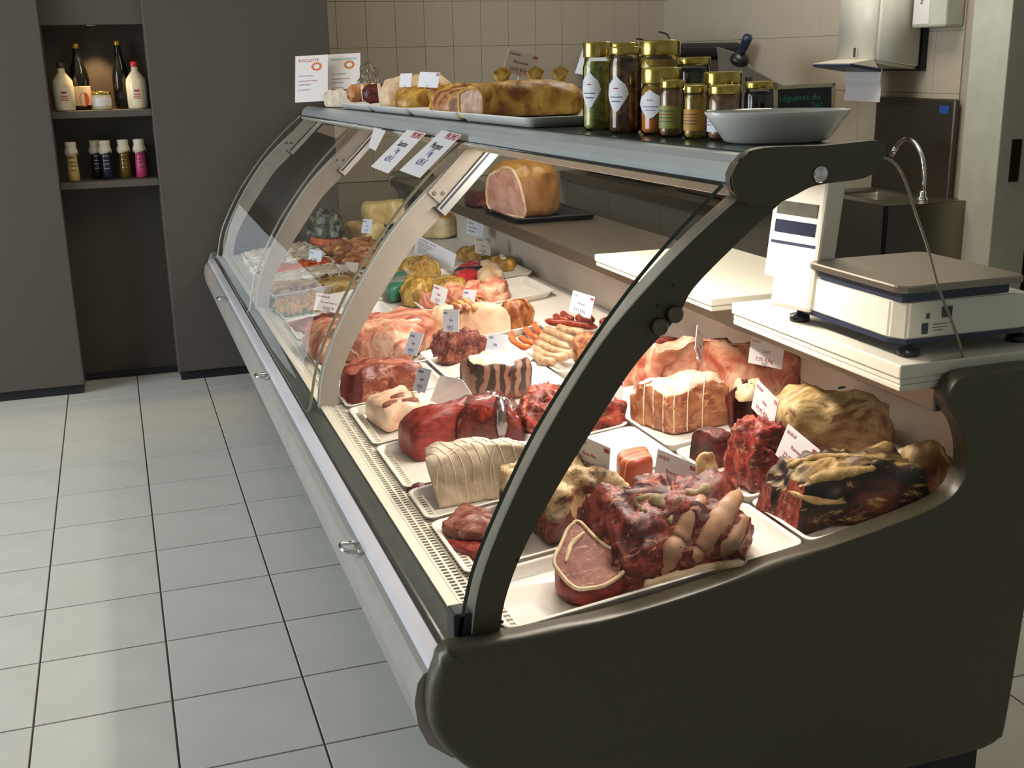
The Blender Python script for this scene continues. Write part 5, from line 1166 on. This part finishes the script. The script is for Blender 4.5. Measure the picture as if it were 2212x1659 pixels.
# ---------------------------------------------------------------- on the worktop
def slab(name, x0, x1, y0, y1, z0, z1, label, layers):
    t = thing(name, label, 'cutting board', ((x0 + x1) / 2, (y0 + y1) / 2, z0))
    n = len(layers); z = z0
    for i, hh in enumerate(layers):
        d_ = .0 if i == n - 1 else .003
        obj('board_layer', B(x0 + d_, x1 - d_, y0 + d_, y1 - d_, z, z + hh, bev=.0025), 'board', t); z += hh
    return t
slab('cutting_board', 1.468, 1.838, -.365, .265, .8855, .915, 'white cutting board on the worktop beyond the scale', [.012, .0175])
slab('thick_cutting_board', 1.452, 1.835, -1.018, -.480, .8855, .930, 'thick white cutting board under the weighing scale', [.011, .011, .0225])
sc_ = thing('weighing_scale', 'white shop weighing scale with steel platter and upright display', 'scale', (1.61, -.80, .9305))
bm = bmesh.new()
base_lo = [(1.462, -.965), (1.480, -.99), (1.70, -.995), (1.755, -.985), (1.775, -.95), (1.775, -.70), (1.75, -.665), (1.50, -.640), (1.466, -.660)]
lo = [bm.verts.new((x, y, .962)) for x, y in base_lo]
c = Vector((1.61, -.82, 0))
hi = []
for x, y in base_lo:
    k = .965 if x < 1.7 else .90
    hi.append(bm.verts.new((c.x + (x - c.x) * k, c.y + (y - c.y) * .97, 1.026 if x < 1.73 else 1.012)))
bm.faces.new(lo[::-1]); bm.faces.new(hi)
for i in range(9): bm.faces.new((lo[i], lo[(i + 1) % 9], hi[(i + 1) % 9], hi[i]))
bmesh.ops.bevel(bm, geom=bm.edges[:], offset=.004, segments=2, affect='EDGES')
obj('housing', bm, 'white_plastic', sc_)
bm = bmesh.new(); a = [bm.verts.new((c.x + (x - c.x) * .99, c.y + (y - c.y) * .99, .955)) for x, y in base_lo]; b2 = [bm.verts.new(v.co + Vector((0, 0, .008))) for v in a]
bm.faces.new(a[::-1]); bm.faces.new(b2)
for i in range(9): bm.faces.new((a[i], a[(i + 1) % 9], b2[(i + 1) % 9], b2[i]))
obj('base_plate', bm, 'navy_plastic', sc_)
for x, y in ((1.485, -.675), (1.505, -.965), (1.735, -.955), (1.73, -.69)):
    obj('foot', lathe([(.018, 0), (.019, .003), (.018, .012), (.006, .015), (.005, .026)], (x, y, .9303), 18), 'black_plastic', sc_, True)
bm = bmesh.new()
pl = rrect(1.452, 1.70, -1.005, -.735, .02, 4)
for z0, z1, g in ((1.044, 1.054, 0),):
    A = [bm.verts.new((x, y, 1.043)) for x, y in pl]; A2 = [bm.verts.new((x, y, 1.052)) for x, y in pl]; A3 = [bm.verts.new((1.576 + (x - 1.576) * .985, -.87 + (y + .87) * .985, 1.0545)) for x, y in pl]
    n = len(pl); bm.faces.new(A[::-1]); bm.faces.new(A3)
    for P, Q in ((A, A2), (A2, A3)):
        for i in range(n): bm.faces.new((P[i], P[(i + 1) % n], Q[(i + 1) % n], Q[i]))
obj('platter', bm, 'steel', sc_)
obj('platter_support', B(1.47, 1.68, -.985, -.755, 1.024, 1.043), 'navy_plastic', sc_)
# display column leaning back slightly, displays facing the customers
cm = Matrix.Translation((1.465, -.685, 1.02)) @ Matrix.Rotation(math.radians(6), 4, 'Y') @ Matrix.Rotation(math.radians(24), 4, 'Z')
obj('column', xform(B(-.022, .038, -.055, .055, -.01, .225, bev=.006), cm), 'white_plastic', sc_)
obj('column_foot', xform(B(-.028, .02, -.058, .03, -.06, .028, bev=.008), cm), 'white_plastic', sc_)
M['display'] = plain('display_window', '#5a5a52', .15, var=.15, vscale=60); M['display_dark'] = plain('display_dark', '#2b3040', .15)
for z0, z1, mt in ((.075, .098, 'display_dark'), (.108, .132, 'display'), (.168, .190, 'display')):
    obj('display_window', xform(B(-.0245, -.021, -.042, .042, z0, z1), cm), mt, sc_)
obj('display_rail', xform(B(-.024, -.0215, -.046, .046, .055, .060), cm), 'navy_plastic', sc_)
M['green_label'] = plain('green_label', '#1f8a4a', .4, var=.04)
gs = Matrix.Translation((1.4655, -.703, .998)) @ Matrix.Rotation(math.radians(2.5), 4, 'Z')
g = obj('green_sticker', xform(B(-.0015, .0005, -.017, .017, -.022, .022), gs), 'green_label', sc_)
Fg = gs @ Matrix(((0, 0, -1, -.0012), (-1, 0, 0, 0), (0, 1, 0, 0), (0, 0, 0, 1)))
for i in range(5): obj('sticker_line', xform(B(-.013, .010 - .003 * (i % 2), -.0006, .0006, 0, .0006), Fg @ Matrix.Translation((0, .014 - i * .007, 0))), 'dark_green_ink' if 'dark_green_ink' in M else 'ink_dark', sc_)
for x0, x1, z0, z1, mt in ((1.508, 1.520, .970, .988, 'ink_dark'), (1.546, 1.566, .994, 1.012, 'ink_dark'), (1.516, 1.522, .995, 1.003, 'ink_dark'), (1.612, 1.622, .986, .996, 'ink_teal'), (1.53, 1.61, .974, .975, 'ink_dark'), (1.53, 1.60, .979, .980, 'ink_dark'), (1.53, 1.605, .984, .985, 'ink_dark')):
    obj('rating_sticker', xform(B(x0, x1, -.0006, .0006, z0, z1), Matrix.Translation((0, -.9905 + .0025 * ((z0 + z1) / 2 - .962) / .06, 0))), mt, sc_)
# ham on a black tray, red slab behind
t = thing('black_tray', 'shallow black tray on the worktop under the cut ham', 'tray', (1.68, 1.25, .8855))
bm = traymesh(1.535, 1.83, 1.08, 1.47, .018, lambda x, y: .8845, .02, .012)
obj('tray_body', bm, 'black_plastic', t, True)
hb = thing('cooked_ham', 'large cooked ham with brown rind and a pale pink cut face', 'ham', (1.67, 1.27, .90))
bm = blobmesh([(1.515, 1.21), (1.535, 1.39), (1.62, 1.45), (1.74, 1.41), (1.76, 1.28), (1.72, 1.18), (1.62, 1.15), (1.54, 1.15)], .182, base=lambda x, y: .888, lift=.004, e=.55, amp=.03, n=90, rings=18, tuck=.8)
for f in bm.faces: f.smooth = True
cut(bm, Vector((1.550, 1.28, .98)), Vector((-.95, -.22, -.20)), 1)
h_ = obj('rind', bm, ['ham', 'ham_cut'], hb)
bm = bmesh.new(); bm.from_mesh(h_.data); rim = [v.co.copy() for f in bm.faces if f.material_index == 1 for v in f.verts]; bm.free()
if len(rim) > 8: obj('fat_rim', tube(rim[::2], .005, 6, closed=True), 'fat', hb, True)
cardp = Matrix.Translation((1.74, 1.30, 1.11))
t = thing('price_card', 'small white card stuck in the top of the cooked ham', 'price card', (1.74, 1.30, 1.085))
obj('card', xform(B(-.036, .036, -.001, .001, .0, .036), cardp @ Matrix.Rotation(math.radians(-12), 4, 'Z')), 'card', t); obj('stem', tube([(1.74, 1.30, 1.112), (1.74, 1.30, 1.05)], .0014, 6), 'clear', t)
o = obj('dried_meat_slab', blobmesh([(1.54, 1.56), (1.56, 1.74), (1.68, 1.78), (1.80, 1.66), (1.76, 1.54), (1.64, 1.52)], .05, base=lambda x, y: .8855, lift=.001, n=60, rings=8, amp=.1), 'beef_dark', None, True)
local(o, (1.66, 1.65, .8855)); tag(o, 'dark red dried meat slab on the worktop beyond the ham', 'meat')
# ---------------------------------------------------------------- behind the counter
bc = thing('work_counter', 'grey steel work counter along the tiled side wall', 'counter', (2.8, 2.3, 0))
obj('counter_top', B(2.52, XR - .007, 1.50, YB - .012, .80, .84, bev=.003), 'steel', bc)
M['grey_paint'] = plain('grey_paint', '#857e74', .45, var=.03)
obj('cabinet_body', B(2.57, XR - .02, 1.53, YB - .02, .10, .80), 'grey_paint', bc)
for y in (1.54, 2.11, 2.68): obj('cabinet_door', B(2.562, 2.57, y, y + .565, .13, .78, bev=.002), 'grey_paint', bc)
obj('kick_board', B(2.62, XR - .02, 1.55, YB - .02, 0, .10), 'plinth', bc)
sl = thing('meat_slicer', 'meat slicer with tilted steel plate and black handle on the steel counter', 'slicer', (2.78, 1.85, .84))
obj('slicer_base', B(2.62, 2.98, 1.56, 2.10, .84, .93, bev=.02), 'steel', sl)
obj('blade_guard', xform(lathe([(.10, -.006), (.115, 0), (.10, .012), (.03, .016)], seg=36), Matrix.Translation((2.86, 1.92, 1.06)) @ Matrix.Rotation(math.radians(78), 4, 'Y')), 'alu', sl, True)
bm = bmesh.new(); pts = [(2.70, 1.885, 1.44), (2.70, 1.70, 1.41), (2.70, 1.62, 1.36), (2.70, 1.34, 1.285), (2.70, 1.50, 1.20), (2.70, 1.80, 1.10)]
a = [bm.verts.new(p) for p in pts]; b2 = [bm.verts.new(Vector(p) + Vector((.012, .004, 0))) for p in pts]
bm.faces.new(a); bm.faces.new(b2[::-1])
for i in range(6): bm.faces.new((a[i], b2[i], b2[(i + 1) % 6], a[(i + 1) % 6]))
obj('carriage_plate', bm, 'alu', sl)
obj('carriage_arm', tube([(2.72, 1.68, 1.20), (2.74, 1.74, 1.0), (2.76, 1.78, .92)], .018, 10), 'alu', sl, True)
obj('knob_base', xform(lathe([(.006, -.02), (.030, -.012), (.040, .002), (.036, .018), (.018, .034)], seg=20), Matrix.Translation((2.675, 1.655, 1.385)) @ Matrix.Rotation(math.radians(25), 4, 'X')), 'black_plastic', sl, True)
obj('handle', tube(cr([(2.675, 1.655, 1.40), (2.672, 1.615, 1.442), (2.67, 1.585, 1.475)], 4), [.013, .014, .016, .017, .018, .018, .019, .019, .018], 12), 'navy_plastic', sl, True)
obj('fastener', xform(lathe([(.010, 0), (.009, .006)], seg=12), Matrix.Translation((2.694, 1.62, 1.315)) @ Matrix.Rotation(-math.pi / 2, 4, 'Y')), 'black_plastic', sl)
bk = thing('wrapping_machine', 'dark appliance with two wires behind the jars on the steel counter', 'appliance', (2.8, 2.70, .84))
obj('machine_body', B(2.62, 3.0, 2.25, 3.10, .84, 1.40, bev=.02), 'steel_dark', bk)
obj('black_lid', B(2.60, 3.02, 2.22, 3.12, 1.40, 1.462, bev=.022), 'black_plastic', bk)
obj('wire', tube(cr([(2.70, 2.30, 1.46), (2.70, 2.34, 1.50), (2.70, 2.42, 1.515)], 5), .004, 6), 'rubber', bk); obj('wire', tube(cr([(2.70, 2.54, 1.46), (2.70, 2.60, 1.485), (2.70, 2.66, 1.49)], 5), .004, 6), 'rubber', bk)
# hand-wash sink
sk = thing('hand_wash_sink', 'stainless steel hand-wash sink with splashback and swan-neck tap', 'sink', (2.95, 1.10, .62))
obj('splashback', B(XR - .03, XR - .008, .885, 1.335, .90, 1.245, bev=.008), 'steel_dark', sk)
bm = bmesh.new()
z0, z1 = .655, .905
v = {}
X0, X1, Ya, Yb = 2.76, XR - .008, .79, 1.30
box(bm, X0, X0 + .012, Ya, Yb, z0, z1); box(bm, X1 - .012, X1, Ya, Yb, z0, z1); box(bm, X0, X1, Ya, Ya + .012, z0, z1); box(bm, X0, X1, Yb - .012, Yb, z0, z1); box(bm, X0, X1, Ya, Yb, z0, z0 + .012)
obj('sink_box', bm, 'steel', sk)
bm = bmesh.new(); outer = rrect(X0, X1, Ya, Yb, .012, 7); rr = []
n = len(outer); cxx, cyy = (X0 + X1) / 2 - .02, (Ya + Yb) / 2 + .03
rr.append([bm.verts.new((x, y, z1 + .001)) for x, y in outer])
def ell(s, z):
    out = []
    for x, y in outer:
        a_ = math.atan2((y - cyy) / .5, (x - cxx) / .36); out.append(bm.verts.new((cxx + .125 * s * math.cos(a_), cyy + .17 * s * math.sin(a_), z)))
    return out
rr.append(ell(1.0, z1 + .001)); rr.append(ell(.96, z1 - .012)); rr.append(ell(.75, z1 - .08)); rr.append(ell(.35, z1 - .12)); rr.append(ell(.1, z1 - .125))
for A, Q in zip(rr, rr[1:]):
    for i in range(n): bm.faces.new((A[i], A[(i + 1) % n], Q[(i + 1) % n], Q[i]))
bm.faces.new(rr[-1])
obj('basin', bm, 'steel', sk, True)
fa = obj('tap', tube(cr([(2.95, .845, .906), (2.95, .845, .98), (2.95, .86, 1.05), (2.95, .905, 1.10), (2.95, .955, 1.112), (2.95, .995, 1.092), (2.95, 1.02, 1.065)], 6), .0085, 12), 'chrome', sk, True)
obj('tap_base', lathe([(.022, 0), (.020, .012), (.013, .020), (.013, .034), (.009, .038)], (2.95, .845, .905), 18), 'chrome', fa, True)
obj('spout_tip', tube([(2.95, 1.008, 1.08), (2.95, 1.03, 1.05)], .0115, 12), 'chrome', fa, True)
M['blue_sticker'] = plain('blue_sticker', '#2b4f9a', .4)
obj('blue_sticker', B(XR - .032, XR - .030, .915, .965, 1.195, 1.222), 'blue_sticker', sk)
# towel dispensers
td = thing('paper_towel_dispenser', 'white paper towel dispenser with a sheet hanging out beside the sink', 'dispenser', (3.0, 1.2, 1.35))
obj('back_plate', B(XR - .028, XR - .007, 1.085, 1.345, 1.34, 1.74), 'black_plastic', td)
bm = prism([(2.90, 1.372), (XR - .028, 1.345), (XR - .028, 1.73), (2.905, 1.73)], 1.09, 1.34)
bmesh.ops.bevel(bm, geom=bm.edges[:], offset=.012, segments=3, affect='EDGES')
obj('cover', bm, 'white_plastic', td, True)
bm = prism([(2.90, 1.385), (2.80, 1.372), (2.805, 1.362), (2.92, 1.352)], 1.10, 1.33); obj('chute', bm, 'white_plastic', td)
obj('chute_dark_lip', prism([(2.802, 1.371), (2.80, 1.360), (2.93, 1.340), (2.93, 1.352)], 1.098, 1.332), 'navy_plastic', td)  # dark lip along the underside of the chute
obj('lock', tube([(2.886, 1.20, 1.392), (2.886, 1.20, 1.425)], .004, 6), 'steel_dark', td)
bm = bmesh.new(); A = cr([(2.935, 0, 1.35), (2.93, 0, 1.31), (2.938, 0, 1.28), (2.932, 0, 1.235)], 5)
lo = [bm.verts.new((p.x, 1.10 + .004 * math.sin(40 * p.z), p.z)) for p in A]; hi = [bm.verts.new((p.x, 1.315, p.z)) for p in A]
for i in range(len(A) - 1): bm.faces.new((lo[i], lo[i + 1], hi[i + 1], hi[i]))
r_ = bmesh.ops.extrude_face_region(bm, geom=bm.faces[:]); bmesh.ops.translate(bm, vec=(.001, 0, 0), verts=[g_ for g_ in r_['geom'] if isinstance(g_, bmesh.types.BMVert)])
obj('paper_sheet', bm, 'card', td)
sd = thing('soap_dispenser', 'small grey-white dispenser with a pale label at the top right of the sink wall', 'dispenser', (3.06, .98, 1.49))
obj('dispenser_body', B(XR - .085, XR - .007, .905, 1.085, 1.488, 1.72, bev=.008), 'door_frame', sd)
obj('label', B(XR - .0865, XR - .0845, .99, 1.075, 1.50, 1.70), 'card', sd)
text('SAVON', .022, 'ink_dark', Matrix(((0, 0, -1, XR - .087), (0, -1, 0, 1.04), (-1, 0, 0, 1.64), (0, 0, 0, 1))) , 0, 0, sd)

# ---------------------------------------------------------------- bottles in the niche
M['milk_bottle'] = plain('white_bottle', '#cfc4a8', .25, var=.03); M['red_cap'] = plain('red_cap', '#c0281e', .3); M['dark_cap'] = plain('dark_cap', '#3a2a20', .4)
M['dark_glass'] = plain('dark_glass', '#0e0f0b', .06, var=.1); M['gold_foil'] = plain('gold_foil', '#b8903c', .3, metal=.8); M['cream_cloth'] = plain('cream_cloth', '#cfc6b0', .8)
def bottle(name, x, y, z, prof, mat, label, parts=(), cat='bottle'):
    t = thing(name, label, cat, (x, y, z))
    obj('bottle_body', lathe(prof, (x, y, z), 24), mat, t, True)
    for nm, pr_, mt in parts: obj(nm, lathe(pr_, (x, y, z), 24), mt, t, True)
    return t
WB = [(.038, 0), (.042, .006), (.043, .10), (.040, .125), (.026, .145), (.015, .160), (.014, .180)]
capf = lambda z0, z1, r: [(r, z0), (r + .001, z0 + .002), (r + .001, z1 - .002), (r - .002, z1)]
def wb(x, y, lab, cap, dr):
    t = bottle('stoneware_bottle', x, y, 1.2325, WB, 'milk_bottle', lab, [('cap', capf(.178, .200, .0155), cap)])
    a = math.atan2(-2.478 - y, .305 - x)
    for z0, z1, w in ((.072, .082, .011), (.060, .064, .014), (.052, .055, .016), (.044, .047, .016)):
        bm = bmesh.new(); lo, hi = [], []
        for i in range(7):
            q = a + (-1 + i / 3) * w / .043; lo.append(bm.verts.new((x + .0434 * math.cos(q), y + .0434 * math.sin(q), 1.2325 + z0))); hi.append(bm.verts.new((x + .0434 * math.cos(q), y + .0434 * math.sin(q), 1.2325 + z1)))
        for i in range(6): bm.faces.new((lo[i], lo[i + 1], hi[i + 1], hi[i]))
        obj('print', bm, 'ink_red', t)
wb(.133, 2.925, 'white bottle with a dark stopper at the left of the niche shelf', 'dark_cap', 0)
wb(.432, 2.935, 'white bottle with a red cap at the right of the niche shelf', 'red_cap', 0)
CH = [(.036, 0), (.041, .006), (.042, .13), (.036, .165), (.022, .205), (.0155, .235), (.0145, .265), (.016, .268), (.016, .276), (.013, .279)]
t = bottle('champagne_bottle', .200, 3.005, 1.2325, CH, 'dark_glass', 'dark bottle with a white and orange label left in the niche', [('foil', [(.0158, .258), (.0168, .262), (.0168, .278), (.012, .281)], 'gold_foil'), ('label', [(.0425, .018), (.0426, .020), (.0426, .098), (.0425, .10)], 'cream_cloth')])
a = math.atan2(-2.478 - 3.0, .305 - .2)
bm = bmesh.new(); pts = []
for i in range(14):
    q = 2 * math.pi * i / 14; aa = a + .30 + .5 * math.cos(q); pts.append(bm.verts.new((.200 + .0432 * math.cos(aa), 3.005 + .0432 * math.sin(aa), 1.2325 + .045 + .030 * math.sin(q))))
bm.faces.new(pts); obj('orange_motif', bm, plain('orange_motif', '#c4501e', .5), t)
bottle('champagne_bottle', .372, 3.005, 1.2325, [(r * .86, z * 1.04) for r, z in CH], 'dark_glass', 'tall black bottle with gold neck right in the niche', [('foil', [(.0138, .268), (.0148, .27), (.0148, .288), (.010, .292)], 'gold_foil')])
bottle('niche_jar', .283, 2.955, 1.2325, [(.037, 0), (.040, .004), (.040, .058), (.036, .064)], 'milk_bottle', 'low jar with a gold lid in the middle of the niche shelf', [('lid', capf(.064, .078, .039), 'gold_lid'), ('label', [(.0404, .014), (.0406, .016), (.0406, .048), (.0404, .05)], 'card')], 'jar')
SB = [(.022, 0), (.025, .005), (.0235, .05), (.021, .09), (.023, .13), (.022, .145)]
for x, y, mt, col, lab in ((.133, 2.945, 'b_cream', '#bfa45e', 'cream-yellow slim bottle with a cloth top at the left of the lower niche shelf'), (.232, 3.005, 'b_black', '#14141a', 'black slim bottle with a cloth top behind the navy one'),
                           (.272, 2.965, 'b_navy', '#1c1f38', 'navy slim bottle with a cloth top in the middle of the lower niche shelf'), (.350, 2.985, 'b_brown', '#5a4312', 'brown-gold slim bottle with a cloth top next to the pink one'), (.418, 2.975, 'b_pink', '#b8406a', 'pink slim bottle with a cloth top at the right of the lower niche shelf')):
    M[mt] = plain(mt, col, .25, var=.05)
    t = bottle('slim_bottle', x, y, .9325, SB, mt, lab)
    bm = lathe([(.030, .118), (.026, .135), (.022, .146), (.0235, .152), (.024, .166), (.020, .168)], (x, y, .9325), 16)
    for i, v in enumerate(bm.verts):
        if v.co.z < .9325 + .13: v.co.z += .010 * math.sin(i * 2.4)
    obj('cloth_top', bm, 'cream_cloth', t, True)
    a = math.atan2(-2.478 - y, .305 - x)
    for z0 in (.045, .065, .080, .100):
        bm = bmesh.new(); lo, hi = [], []
        for i in range(7):
            q = a + (-1 + i / 3) * .5; lo.append(bm.verts.new((x + .0246 * math.cos(q), y + .0246 * math.sin(q), .9325 + z0))); hi.append(bm.verts.new((x + .0246 * math.cos(q), y + .0246 * math.sin(q), .9325 + z0 + .004)))
        for i in range(6): bm.faces.new((lo[i], lo[i + 1], hi[i + 1], hi[i]))
        obj('label_print', bm, 'ink_dark' if mt in ('b_cream', 'b_pink') else 'gold_lid' if mt == 'b_brown' else 'bumper_low', t)
finish()
